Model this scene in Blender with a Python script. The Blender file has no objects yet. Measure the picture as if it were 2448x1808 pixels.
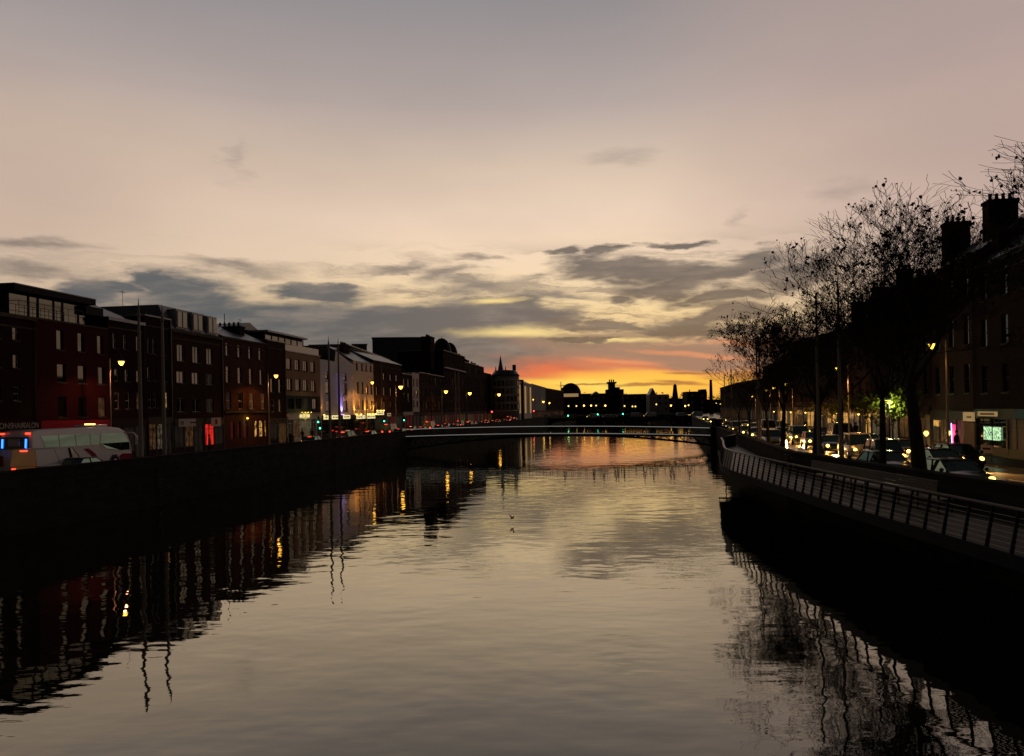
import bpy, math, random
from mathutils import Vector, Matrix
random.seed(7)
S = bpy.context.scene
COL = S.collection
F, CX, HY, ROLL, H = 2000.0, 1224.0, 982.0, 0.018, 6.07
ROAD = 2.27
R = math.radians
def ab(px, py=None):
    u = px-CX
    v = (HY-py) if py is not None else ROLL*u
    return (u+ROLL*v)/F, (v-ROLL*u)/F
def zat(px, py, Y):
    return H+ab(px, py)[1]*Y
def P(px, py, Y):
    a, b = ab(px, py)
    return Vector((a*Y, Y, H+b*Y))
def lin(c):
    o = []
    for v in c[:3]:
        v = v/255.0
        o.append(v/12.92 if v <= .04045 else ((v+.055)/1.055)**2.4)
    return (o[0], o[1], o[2], 1)
# ---------------- camera
cd = bpy.data.cameras.new('camera'); cam = bpy.data.objects.new('camera', cd); COL.objects.link(cam)
cd.sensor_width = 36; cd.lens = F/2448*36; cd.shift_y = (HY-904)/2448; cd.clip_end = 6000; cd.clip_start = .1
cam.matrix_world = Matrix.Translation((0, 0, H)) @ Matrix.Rotation(ROLL, 4, 'Y') @ Matrix.Rotation(R(90), 4, 'X')
S.camera = cam
S.view_settings.view_transform = 'Standard'; S.view_settings.look = 'None'
S.view_settings.exposure = 0; S.view_settings.gamma = 1
# ---------------- node helper
class NT:
    def __init__(s, nt):
        s.t = nt; s.n = nt.nodes; s.l = nt.links
    def add(s, typ, ins=None, **kw):
        n = s.n.new(typ)
        for k, v in kw.items():
            setattr(n, k, v)
        if ins:
            for k, v in ins.items():
                if isinstance(v, bpy.types.NodeSocket): s.l.new(v, n.inputs[k])
                elif v is not None: n.inputs[k].default_value = v
        return n
    def m(s, op, a, b=None, c=None, clamp=False):
        n = s.add('ShaderNodeMath', operation=op, use_clamp=clamp)
        for i, v in enumerate((a, b, c)):
            if v is None: continue
            if isinstance(v, bpy.types.NodeSocket): s.l.new(v, n.inputs[i])
            else: n.inputs[i].default_value = v
        return n.outputs[0]
    def mix(s, f, a, b):
        n = s.add('ShaderNodeMix', data_type='RGBA')
        for i, v in ((0, f), (6, a), (7, b)):
            if isinstance(v, bpy.types.NodeSocket): s.l.new(v, n.inputs[i])
            else: n.inputs[i].default_value = v
        return n.outputs[2]
    def ss(s, v, lo, hi, a=0.0, b=1.0):
        n = s.add('ShaderNodeMapRange', {0: v, 1: lo, 2: hi, 3: a, 4: b}, interpolation_type='SMOOTHSTEP')
        return n.outputs[0]
    def noise(s, vec, scale, detail=4, rough=.55):
        n = s.add('ShaderNodeTexNoise', {'Vector': vec, 'Scale': scale, 'Detail': detail, 'Roughness': rough})
        return n.outputs[0]
    def ramp(s, f, stops):
        n = s.add('ShaderNodeValToRGB', {0: f})
        e = n.color_ramp.elements
        while len(e) < len(stops): e.new(.5)
        for i, (p, c) in enumerate(stops):
            e[i].position = p; e[i].color = c
        return n.outputs[0]
# ---------------- world
W = bpy.data.worlds.new('World'); S.world = W; W.use_nodes = True
W.node_tree.nodes.clear(); w = NT(W.node_tree)
def uv(px, py):
    a, b = ab(px, py)
    return math.atan(a), b/math.sqrt(1+a*a)
tc = w.add('ShaderNodeTexCoord').outputs['Generated']
sp = w.add('ShaderNodeSeparateXYZ', {0: tc})
X_, Y_, Z_ = sp.outputs
U = w.m('ARCTAN2', X_, Y_)
hor = w.m('SQRT', w.m('ADD', w.m('MULTIPLY', X_, X_), w.m('MULTIPLY', Y_, Y_)))
V = w.m('DIVIDE', Z_, w.m('MAXIMUM', hor, .001))
UV0 = w.add('ShaderNodeCombineXYZ', {0: U, 1: V, 2: 0.0}).outputs[0]
# stretched coordinates for the cloud texture
st = w.add('ShaderNodeMapping', {'Vector': UV0, 'Scale': (9, 34, 1), 'Rotation': (0, 0, .06)}).outputs[0]
nw = w.add('ShaderNodeTexNoise', {'Vector': st, 'Scale': .9, 'Detail': 5, 'Roughness': .62})
wv = w.add('ShaderNodeVectorMath', {0: nw.outputs['Color'], 1: (.5, .5, .5)}, operation='SUBTRACT').outputs[0]
wv = w.add('ShaderNodeVectorMath', {0: wv, 1: (.16, .050, 0)}, operation='MULTIPLY').outputs[0]
UV = w.add('ShaderNodeVectorMath', {0: UV0, 1: wv}, operation='ADD').outputs[0]
wv2 = w.add('ShaderNodeVectorMath', {0: wv, 1: (.35, .35, 0)}, operation='MULTIPLY').outputs[0]
UVs = w.add('ShaderNodeVectorMath', {0: UV0, 1: wv2}, operation='ADD').outputs[0]
fb = w.noise(w.add('ShaderNodeMapping', {'Vector': UV0, 'Scale': (8, 34, 1), 'Rotation': (0, 0, .1)}).outputs[0], 1.0, 6, .56)
fl = w.noise(w.add('ShaderNodeMapping', {'Vector': UV0, 'Scale': (3.4, 8, 1), 'Location': (2, 1, 0)}).outputs[0], 1.0, 4, .5)
fb2 = w.noise(w.add('ShaderNodeMapping', {'Vector': UV0, 'Scale': (9, 44, 1), 'Rotation': (0, 0, .12), 'Location': (3, 3, 0)}).outputs[0], 1.0, 4, .6)
def blob(vec, px, py, sx, sy, rot=0.0):
    u, v = uv(px, py)
    k = math.cos(u)
    mp = w.add('ShaderNodeMapping', {'Vector': vec, 'Location': (u, v, 0), 'Rotation': (0, 0, -rot), 'Scale': (sx/F*k*k, sy/F*k, 1)}, vector_type='TEXTURE')
    ln = w.add('ShaderNodeVectorMath', {0: mp.outputs[0]}, operation='LENGTH').outputs['Value']
    return w.m('SUBTRACT', 1.0, ln)
def field(vec, bl):
    o = None
    for b in bl:
        x = blob(vec, *b)
        o = x if o is None else w.m('SMOOTH_MAX', o, x, .25)
    return o
def vv(py): return uv(1224, py)[1]
VM = .55
stops = [(0, (246, 160, 50)), (vv(960), (250, 165, 45)), (vv(930), (252, 178, 62)), (vv(880), (238, 150, 95)), (vv(840), (205, 150, 112)),
         (vv(800), (232, 195, 140)), (vv(750), (252, 218, 158)), (vv(690), (249, 218, 172)), (vv(620), (246, 217, 184)), (vv(520), (239, 211, 186)),
         (vv(400), (216, 193, 172)), (vv(250), (180, 165, 159)), (vv(0), (146, 141, 143)), (.8, (118, 118, 126))]
base = w.ramp(w.m('DIVIDE', V, .85, clamp=True), [(p/.85, lin(c)) for p, c in stops])
# left half is pinker/greyer low down, far right top is mauve
sd = w.ss(w.m('ABSOLUTE', w.m('SUBTRACT', U, .03)), .12, .62)
base = w.mix(w.m('MULTIPLY', w.m('MULTIPLY', sd, w.ss(V, .42, .25)), .75), base, lin((190, 166, 150)))
lf = w.ss(U, uv(1250, 800)[0], uv(650, 800)[0])
low = w.ss(V, vv(640), vv(860))
base = w.mix(w.m('MULTIPLY', w.m('MULTIPLY', lf, low), .9), base, lin((190, 165, 140)))
rt = w.ss(U, uv(1500, 200)[0], uv(2500, 200)[0])
base = w.mix(w.m('MULTIPLY', rt, .4), base, lin((160, 134, 140)))
base = w.mix(w.m('MULTIPLY', w.m('MULTIPLY', w.ss(U, .1, .35), w.ss(V, .08, .2)), .35), base, lin((200, 172, 158)))
fb3 = w.ss(fl, .3, .7)
base = w.mix(w.m('MULTIPLY', fb3, .16), base, lin((140, 128, 124)))
c = base
def over(c, f, lo, hi, col, amt=1.0, nz=.5, n=None):
    f = w.m('MULTIPLY_ADD', w.m('SUBTRACT', n if n is not None else fb, .5), nz, f)
    a = w.m('MULTIPLY', w.ss(f, lo, hi), amt)
    return w.mix(a, c, col if isinstance(col, bpy.types.NodeSocket) else lin(col))
# salmon veil, then the red edge, then the yellow glow under it
c = over(c, field(UVs, [(1250, 880, 330, 70, .10), (1080, 870, 200, 55, 0)]), 0, .7, (196, 112, 84), .95, .3)
c = over(c, field(UVs, [(1330, 893, 240, 26, .13), (1480, 868, 210, 16, .16), (1200, 885, 130, 20, 0)]), -.1, .8, (232, 116, 74), .8, .9)
glowc = w.mix(w.ss(U, uv(1560, 900)[0], uv(1950, 900)[0]), lin((255, 196, 80)), lin((250, 168, 66)))
glowc = w.mix(w.m('MULTIPLY', w.ss(w.m('ADD', V, w.m('MULTIPLY', fb, .03)), vv(918)+.015, vv(878)+.015), .9), glowc, lin((244, 146, 80)))
c = over(c, field(UVs, [(1500, 938, 420, 40, .06), (1560, 912, 300, 32, .08), (1800, 935, 320, 52, 0), (1330, 935, 190, 24, .1)]), .02, .45, glowc, 1.0, .15)
c = over(c, field(UVs, [(1440, 925, 200, 24, .08)]), .0, .9, (255, 222, 104), .8, .3)
# mauve sheet over the right glow, flat base
c = over(c, field(UVs, [(1700, 845, 330, 36, -.02), (1300, 828, 420, 40, .06), (1900, 850, 260, 40, 0), (1680, 872, 230, 20, 0)]), -.1, .6, (158, 124, 104), .93, 1.0)
c = over(c, field(UVs, [(1660, 846, 230, 8, .1), (1780, 822, 120, 9, .16), (1480, 866, 150, 9, .12)]), -.1, .9, (236, 150, 102), .75, 1.2)
# thin streaks all along the cloud belt
fs = w.noise(w.add('ShaderNodeMapping', {'Vector': UV, 'Scale': (5.5, 52, 1), 'Rotation': (0, 0, .07), 'Location': (7, 2, 0)}).outputs[0], 1.0, 6, .6)
belt = w.m('MULTIPLY', w.ss(V, vv(560), vv(660)), w.ss(V, vv(885), vv(830)))
belt = w.m('MULTIPLY', belt, w.ss(U, uv(500, 700)[0], uv(1100, 700)[0], .35, 1.0))
c = w.mix(w.m('MULTIPLY', w.m('MULTIPLY', belt, w.ss(fs, .47, .62)), .72), c, w.mix(w.ss(V, vv(640), vv(800)), lin((140, 124, 114)), lin((150, 122, 100))))
# big grey bank on the left
dk = w.mix(w.ss(U, uv(500, 700)[0], uv(1400, 700)[0]), lin((86, 89, 93)), lin((116, 104, 97)))
dk = w.mix(w.m('MULTIPLY', w.ss(fb2, .42, .7), .5), dk, lin((158, 142, 128)))
c = over(c, field(UVs, [(250, 840, 460, 120, 0), (650, 806, 540, 92, -.02), (950, 786, 380, 62, 0), (1120, 762, 300, 38, .06)]), -.02, .32, dk, .97, .6)
c = over(c, field(UV, [(250, 830, 460, 120, 0), (700, 800, 560, 92, -.02), (1000, 775, 420, 58, .02), (1200, 740, 230, 34, .12),
    (1000, 850, 360, 60, 0), (230, 690, 110, 36, -.05), (420, 705, 210, 60, 0), (340, 675, 80, 26, 0), (760, 700, 180, 26, .03)]), -.08, .5, dk, .97, 1.1)
c = over(c, field(UVs, [(1230, 792, 190, 22, .02), (1480, 812, 140, 9, 0), (1180, 722, 90, 10, 0)]), -.1, .9, (250, 218, 142), .95, 1.3)
# separate darker clouds
dk2 = w.mix(w.ss(V, vv(620), vv(780)), lin((108, 97, 90)), lin((118, 98, 82)))
dk2 = w.mix(w.m('MULTIPLY', w.ss(fb2, .42, .7), .5), dk2, lin((158, 138, 120)))
c = over(c, field(UV, [(1400, 642, 150, 34, .05), (1540, 650, 160, 30, 0), (1690, 655, 190, 36, -.12), (1580, 692, 170, 28, -.08), (1720, 704, 160, 24, -.06),
    (1830, 612, 135, 34, -.1), (1470, 722, 60, 22, -.08), (1740, 752, 130, 34, -.2), (1640, 775, 170, 22, -.08), (1450, 776, 190, 12, .04),
    (1900, 650, 150, 40, -.1), (1760, 790, 170, 14, 0), (1620, 593, 100, 13, .05), (1340, 605, 80, 14, 0), (1460, 605, 80, 14, 0), (1400, 808, 160, 9, 0)]), -.05, .62, dk2, .95, 1.7)
c = over(c, field(UV, [(560, 640, 190, 24, .08), (1130, 612, 60, 14, .05), (90, 644, 190, 24, .04), (60, 578, 240, 22, .04), (940, 636, 120, 16, -.1),
    (1050, 655, 130, 24, -.1), (1110, 682, 150, 28, 0), (1290, 664, 90, 14, 0), (1060, 700, 140, 18, .03), (1330, 715, 190, 14, .1)]), -.15, 1.05, (134, 120, 110), .88, 1.7)
c = over(c, field(UV, [(2040, 452, 120, 24, 0), (1480, 380, 110, 30, 0), (1760, 520, 60, 30, .5), (560, 380, 40, 70, 0)]), -.1, 1.1, (158, 143, 132), .45, 1.6)
c = over(c, field(UVs, [(1620, 916, 90, 6, .06), (1555, 921, 130, 5, 0), (1410, 921, 90, 3, 0), (1640, 893, 90, 5, 0), (1900, 896, 260, 14, 0)]), -.1, .7, (172, 112, 66), .85, .8)
# dusk falls off away from the sunset
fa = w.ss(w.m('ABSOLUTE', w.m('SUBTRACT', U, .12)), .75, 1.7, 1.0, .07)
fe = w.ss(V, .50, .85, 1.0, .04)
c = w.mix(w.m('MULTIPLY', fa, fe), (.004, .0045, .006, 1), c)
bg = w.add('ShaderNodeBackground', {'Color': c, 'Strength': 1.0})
sky = w.add('ShaderNodeTexSky', sky_type='NISHITA'); sky.sun_disc = False; sky.sun_elevation = R(-2.5); sky.sun_rotation = R(6.5)
bg2 = w.add('ShaderNodeBackground', {'Color': sky.outputs[0], 'Strength': .05})
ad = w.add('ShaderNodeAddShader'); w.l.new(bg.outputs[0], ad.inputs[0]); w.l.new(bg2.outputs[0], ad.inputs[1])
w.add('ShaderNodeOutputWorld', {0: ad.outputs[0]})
W.cycles.sampling_method = 'MANUAL'; W.cycles.sample_map_resolution = 512
# last of the sun: grazing, almost gone
sl = bpy.data.lights.new('sun', 'SUN'); sl.energy = .003; sl.angle = R(22); sl.color = (1, .55, .3)
so = bpy.data.objects.new('sun', sl); COL.objects.link(so)
d = Vector((math.sin(R(6.5)), math.cos(R(6.5)), math.tan(R(.8))))
so.rotation_euler = d.to_track_quat('Z', 'Y').to_euler()
# ---------------- materials
MATS = {}
def mat(name, col=(.2, .2, .2), rough=.8, metal=0, emit=None, es=0, nz=0, nscale=2.0, ior=1.45, bump=0, brick=None, stretch=None, pattern=None):
    if name in MATS: return MATS[name]
    m = bpy.data.materials.new(name); m.use_nodes = True
    m.node_tree.nodes.clear(); t = NT(m.node_tree)
    b = t.add('ShaderNodeBsdfPrincipled', {'Roughness': rough, 'Metallic': metal, 'IOR': ior})
    if rough >= .5 and not metal: b.inputs['Specular IOR Level'].default_value = .04
    col = tuple(col)+(1,) if len(col) == 3 else col
    co = t.add('ShaderNodeTexCoord').outputs['Object']
    if stretch: co = t.add('ShaderNodeMapping', {'Vector': co, 'Scale': stretch}).outputs[0]
    cs = None; h = None
    if nz or bump:
        n1 = t.noise(co, nscale, 6, .6); n2 = t.noise(co, nscale*.13, 3, .5)
        h = n1
    if nz:
        f = t.m('ADD', t.m('MULTIPLY', t.m('SUBTRACT', n1, .5), nz*2), t.m('MULTIPLY', t.m('SUBTRACT', n2, .5), nz*2.4))
        f = t.m('ADD', f, 1.0)
        vm = t.add('ShaderNodeVectorMath', {0: col[:3], 1: f}, operation='MULTIPLY'); cs = vm.outputs[0]
    if brick:
        s3 = t.add('ShaderNodeSeparateXYZ', {0: t.add('ShaderNodeTexCoord').outputs['Object']}).outputs
        bv = t.add('ShaderNodeCombineXYZ', {0: t.m('ADD', s3[0], s3[1]), 1: s3[2], 2: 0.0}).outputs[0]
        bt = t.add('ShaderNodeTexBrick', {'Vector': bv, 'Scale': 1.0, 'Color1': (1, 1, 1, 1), 'Color2': (.68, .66, .66, 1), 'Mortar': (1.2, 1.15, 1.1, 1),
             'Brick Width': brick[0], 'Row Height': brick[1], 'Mortar Size': brick[2], 'Mortar Smooth': .2, 'Bias': 0.0})
        cs = t.add('ShaderNodeVectorMath', {0: cs if cs is not None else col[:3], 1: bt.outputs[0]}, operation='MULTIPLY').outputs[0]
    if cs is not None: t.l.new(cs, b.inputs['Base Color'])
    else: b.inputs['Base Color'].default_value = col
    if bump and h is not None:
        bp = t.add('ShaderNodeBump', {'Strength': 1.0, 'Distance': bump, 'Height': h}); t.l.new(bp.outputs[0], b.inputs['Normal'])
    if emit:
        b.inputs['Emission Color'].default_value = tuple(emit)+(1,)
        b.inputs['Emission Strength'].default_value = es
        if pattern:   # things seen inside a lit window: curtains, shelves
            g = t.add('ShaderNodeTexCoord').outputs['Object']
            g = t.add('ShaderNodeMapping', {'Vector': g, 'Scale': pattern}).outputs[0]
            nn = t.noise(g, 1.0, 3, .6)
            t.l.new(t.m('MULTIPLY', t.ss(nn, .36, .62, .08, 1), es), b.inputs['Emission Strength'])
    t.add('ShaderNodeOutputMaterial', {0: b.outputs[0]})
    m['k'] = name
    MATS[name] = m
    return m
BR = (.235, .075, .012)
M = {}
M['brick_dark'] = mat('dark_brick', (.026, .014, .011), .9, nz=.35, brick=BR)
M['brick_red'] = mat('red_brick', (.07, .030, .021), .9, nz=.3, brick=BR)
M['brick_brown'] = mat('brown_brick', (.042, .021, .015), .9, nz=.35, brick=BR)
M['red_paint'] = mat('red_painted_wall', (.045, .007, .008), .75, nz=.2)
M['tan'] = mat('tan_render', (.30, .19, .12), .85, nz=.15, nscale=.7)
M['white_wall'] = mat('off_white_render', (.68, .64, .68), .8, nz=.15, nscale=.6)
M['cream'] = mat('cream_render', (.66, .58, .48), .8, nz=.15, nscale=.6)
M['grey_wall'] = mat('grey_render', (.30, .29, .27), .85, nz=.2, nscale=.6)
M['stone'] = mat('quay_granite', (.035, .033, .030), .85, nz=.45, nscale=1.3, bump=.02, brick=(1.1, .42, .02))
M['stone_l'] = mat('worn_limestone', (.10, .085, .065), .85, nz=.3, nscale=1.3, brick=(.9, .4, .015))
M['slate'] = mat('wet_slate', (.09, .10, .12), .38, nz=.35, nscale=1.5, brick=(.5, .3, .012))
M['lead'] = mat('grey_lead_sheet', (.22, .23, .25), .45, metal=.3, nz=.2)
M['dark'] = mat('dark_cladding', (.022, .022, .025), .6, nz=.2)
M['teal'] = mat('dark_teal_cladding', (.018, .04, .055), .45, nz=.15, stretch=(.3, .3, 2.5))
M['frame_w'] = mat('white_painted_timber', (.42, .40, .36), .5)
M['frame_d'] = mat('dark_window_frame', (.05, .05, .05), .5)
M['pot'] = mat('terracotta_pot', (.16, .07, .04), .9)
M['glass'] = mat('window_glass', (.010, .011, .010), .03, ior=1.95)
M['glass_g'] = mat('green_tinted_glass', (.010, .022, .018), .02, ior=2.6)
M['iron'] = mat('black_iron', (.03, .03, .032), .45, metal=.6)
M['steel'] = mat('brushed_steel', (.55, .53, .50), .28, metal=1)
M['pole'] = mat('grey_pole_paint', (.34, .30, .25), .6, nz=.2)
M['pipe'] = mat('pale_downpipe', (.45, .42, .38), .6)
M['asphalt'] = mat('wet_asphalt', (.09, .082, .072), .27, nz=.35, nscale=3, bump=.006)
M['asphalt_l'] = mat('dry_asphalt', (.05, .048, .046), .8, nz=.35, nscale=3)
M['paving'] = mat('paving_slabs', (.05, .047, .042), .6, nz=.3, brick=(.6, .6, .02))
M['kerb'] = mat('granite_kerb', (.15, .14, .13), .7, nz=.2)
M['road_paint'] = mat('white_road_paint', (.6, .58, .5), .6, nz=.2)
M['ground'] = mat('city_ground', (.03, .03, .028), .9, nz=.3, nscale=.3)
M['deck'] = mat('weathered_deck_boards', (.045, .04, .03), .46, nz=.25, nscale=3, stretch=(1, .12, 1), brick=(30, .145, .012))
M['rail_wood'] = mat('grey_hardwood', (.11, .095, .075), .42, nz=.3, nscale=4, stretch=(3, .3, 3))
M['bark'] = mat('plane_tree_bark', (.05, .042, .034), .9, nz=.5, nscale=5, bump=.02)
M['leaf'] = mat('withered_leaf', (.05, .035, .018), .8, nz=.3)
M['leaf_g'] = mat('green_leaf', (.14, .17, .025), .7, nz=.4)
M['tyre'] = mat('tyre_rubber', (.02, .02, .02), .9)
M['rim'] = mat('alloy_rim', (.4, .4, .4), .35, metal=.9)
M['skin'] = mat('skin', (.35, .2, .15), .6)
M['coat'] = mat('dark_coat', (.02, .02, .025), .9)
M['coat2'] = mat('brown_coat', (.06, .035, .025), .9)
M['hair'] = mat('dark_hair', (.02, .015, .01), .7)
M['hill'] = mat('distant_dark_trees', (.02, .022, .015), 1, nz=.4)
def em(name, col, s, **k): return mat(name, (.05, .05, .05), .5, emit=col, es=s, **k)
M['e_lamp'] = em('sodium_lamp_glass', (1, .48, .06), 7)
M['e_lampw'] = em('warm_white_lamp_glass', (1, .66, .16), 1.9)
M['e_lampy'] = em('yellow_lamp_glass', (1, .62, .06), 4)
M['e_head'] = em('headlight_lens', (1, .60, .09), 8)
M['e_tail'] = em('tail_light_lens', (1, .05, .02), 3.5)
M['e_green'] = em('green_signal_lens', (.05, 1, .5), 7)
M['e_redsig'] = em('red_signal_lens', (1, .04, .05), 8)
M['e_warm'] = em('warm_lit_window', (1, .52, .12), .75, pattern=(2.2, 1, 1.2))
M['e_warm2'] = em('dim_warm_window', (1, .45, .15), .06, pattern=(3, 1, 1.8))
M['e_dim'] = em('faint_lit_window', (.9, .7, .45), .008, pattern=(2, 1, 1.5))
M['e_red'] = em('red_lit_window', (1, .03, .02), .85, pattern=(3.2, 1, .35))
M['e_crim'] = em('crimson_lit_window', (.9, .03, .06), .05, pattern=(2, 1, .8))
M['e_shop'] = em('shop_window_light', (1, .8, .5), .08, pattern=(3, 1, 2.5))
M['e_shopg'] = em('fridge_lit_window', (.6, 1, .55), 1.1, pattern=(6, 1, 5))
M['e_sign'] = em('lit_sign_panel', (1, .80, .35), 1.0)
M['e_signd'] = em('dimly_lit_sign_panel', (1, .62, .25), .28)
M['e_strip'] = em('handrail_light_strip', (.9, .88, .8), .32)
M['e_blue'] = em('blue_marker_light', (.02, .14, 1), 5)
M['e_pink'] = em('pink_neon_tube', (1, .05, .22), 1.3)
M['e_violet'] = em('violet_neon_tube', (.55, .3, 1), 4)
M['e_amber'] = em('amber_light', (1, .5, .08), 8)
M['white_gloss'] = mat('white_vehicle_paint', (.80, .78, .76), .22)
M['sign_w'] = mat('pale_sign_board', (.50, .46, .42), .6)
M['sign_d'] = mat('dark_sign_paint', (.03, .02, .02), .6)
M['fascia_red'] = mat('red_fascia_board', (.30, .02, .035), .6, nz=.1)
M['fascia_g'] = mat('green_shopfront_paint', (.015, .045, .038), .5)
M['fascia_b'] = mat('teal_fascia_board', (.02, .13, .17), .5)
MATS['weathered_deck_boards'].node_tree.nodes['Principled BSDF'].inputs['Specular IOR Level'].default_value = .28
MATS['green_tinted_glass'].node_tree.nodes['Principled BSDF'].inputs['Specular Tint'].default_value = (.62, 1, .78, 1)
MATS['window_glass'].node_tree.nodes['Principled BSDF'].inputs['Specular Tint'].default_value = (1, .97, .72, 1)
# ---------------- object helpers
class MB:
    def __init__(s): s.v = []; s.f = []; s.sm = []
    def box(s, x0, x1, y0, y1, z0, z1):
        k = len(s.v)
        s.v += [(x0, y0, z0), (x1, y0, z0), (x1, y1, z0), (x0, y1, z0), (x0, y0, z1), (x1, y0, z1), (x1, y1, z1), (x0, y1, z1)]
        for q in ((0, 3, 2, 1), (4, 5, 6, 7), (0, 1, 5, 4), (1, 2, 6, 5), (2, 3, 7, 6), (3, 0, 4, 7)):
            s.f.append(tuple(k+i for i in q)); s.sm.append(False)
        return s
    def face(s, pts, sm=False):
        k = len(s.v); s.v += [tuple(p) for p in pts]; s.f.append(tuple(range(k, k+len(pts)))); s.sm.append(sm); return s
    def prism(s, poly, d, sm=False):
        """poly: list of 3D points, extruded by vector d"""
        n = len(poly); k = len(s.v); d = Vector(d)
        s.v += [tuple(p) for p in poly]+[tuple(Vector(p)+d) for p in poly]
        s.f.append(tuple(k+i for i in range(n))[::-1]); s.f.append(tuple(k+n+i for i in range(n))); s.sm += [False, False]
        for i in range(n):
            j = (i+1) % n
            s.f.append((k+i, k+j, k+n+j, k+n+i)); s.sm.append(sm)
        return s
    def tube(s, pts, rad, n=6, cap=True):
        pts = [Vector(p) for p in pts]
        if not hasattr(rad, '__len__'): rad = [rad]*len(pts)
        k0 = len(s.v); up = Vector((0, 0, 1)); pr = None
        for i, p in enumerate(pts):
            t = (pts[min(i+1, len(pts)-1)]-pts[max(i-1, 0)])
            if t.length < 1e-9: t = Vector((0, 0, 1))
            t.normalize()
            if pr is None:
                a = t.cross(up)
                if a.length < .01: a = t.cross(Vector((1, 0, 0)))
            else:
                a = pr-t*pr.dot(t)
                if a.length < 1e-6: a = t.orthogonal()
            a.normalize(); pr = a; b = t.cross(a)
            for j in range(n):
                g = 2*math.pi*j/n
                s.v.append(tuple(p+(a*math.cos(g)+b*math.sin(g))*rad[i]))
        for i in range(len(pts)-1):
            for j in range(n):
                q = (j+1) % n
                s.f.append((k0+i*n+j, k0+i*n+q, k0+(i+1)*n+q, k0+(i+1)*n+j)); s.sm.append(n > 4)
        if cap:
            s.f.append(tuple(k0+j for j in range(n))[::-1]); s.f.append(tuple(k0+(len(pts)-1)*n+j for j in range(n))); s.sm += [False, False]
        return s
    def lathe(s, prof, c=(0, 0, 0), n=12, ax='z', arc=1.0):
        k = len(s.v)
        for r_, z_ in prof:
            for j in range(n):
                g = 2*math.pi*arc*j/n
                if ax == 'z': p = (c[0]+r_*math.cos(g), c[1]+r_*math.sin(g), c[2]+z_)
                elif ax == 'y': p = (c[0]+r_*math.cos(g), c[1]+z_, c[2]+r_*math.sin(g))
                else: p = (c[0]+z_, c[1]+r_*math.cos(g), c[2]+r_*math.sin(g))
                s.v.append(p)
        for i in range(len(prof)-1):
            for j in range(n):
                q = (j+1) % n
                s.f.append((k+i*n+j, k+i*n+q, k+(i+1)*n+q, k+(i+1)*n+j)); s.sm.append(True)
        s.f.append(tuple(k+j for j in range(n))[::-1]); s.f.append(tuple(k+(len(prof)-1)*n+j for j in range(n))); s.sm += [False, False]
        return s
    def build(s, name, m, parent=None, mats=None, bevel=0):
        me = bpy.data.meshes.new(name); me.from_pydata(s.v, [], s.f)
        me.polygons.foreach_set('use_smooth', s.sm)
        me.materials.append(M[m] if isinstance(m, str) else m)
        me.update()
        o = bpy.data.objects.new(name, me); COL.objects.link(o)
        if parent is not None: o.parent = parent
        if bevel:
            b = o.modifiers.new('bevel', 'BEVEL'); b.width = bevel; b.segments = 2; b.limit_method = 'ANGLE'
        return o
def tag(o, label=None, cat=None, group=None, kind=None):
    if label: o['label'] = label
    if cat: o['category'] = cat
    if group: o['group'] = group
    if kind: o['kind'] = kind
    return o
def empty(name, loc=(0, 0, 0), rz=0, label=None, cat=None, group=None):
    o = bpy.data.objects.new(name, None); COL.objects.link(o); o.location = loc; o.rotation_euler = (0, 0, rz); o.empty_display_size = .3
    return tag(o, label, cat, group)
def copy_tree(o, parent=None, swap=None):
    c = o.copy(); COL.objects.link(c)
    c.parent = parent
    if swap and c.type == 'MESH' and c.data.materials and c.data.materials[0] in swap:
        new = swap[c.data.materials[0]]
        key = (c.data.name, new.name)
        if key not in SW:
            d = c.data.copy(); d.materials[0] = new; SW[key] = d
        c.data = SW[key]
    for ch in list(o.children): copy_tree(ch, c, swap)
    return c
SW = {}
def text(parent, s, size, loc, m, name='sign_lettering', width=None):
    cu = bpy.data.curves.new('t', 'FONT'); cu.body = s; cu.size = size; cu.extrude = .008; cu.align_x = 'CENTER'; cu.align_y = 'CENTER'
    to = bpy.data.objects.new('t', cu); COL.objects.link(to)
    bpy.context.view_layer.update()
    me = bpy.data.meshes.new_from_object(to.evaluated_get(bpy.context.evaluated_depsgraph_get()))
    bpy.data.objects.remove(to); bpy.data.curves.remove(cu)
    xs = [v.co.x for v in me.vertices]; k = 1.0
    if width and xs: k = width/(max(xs)-min(xs))
    for v in me.vertices:
        v.co = Vector((v.co.x*k, -v.co.z, v.co.y))
    me.materials.clear(); me.materials.append(M[m])
    o = bpy.data.objects.new(name, me); COL.objects.link(o); o.parent = parent; o.location = loc
    return o
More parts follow.
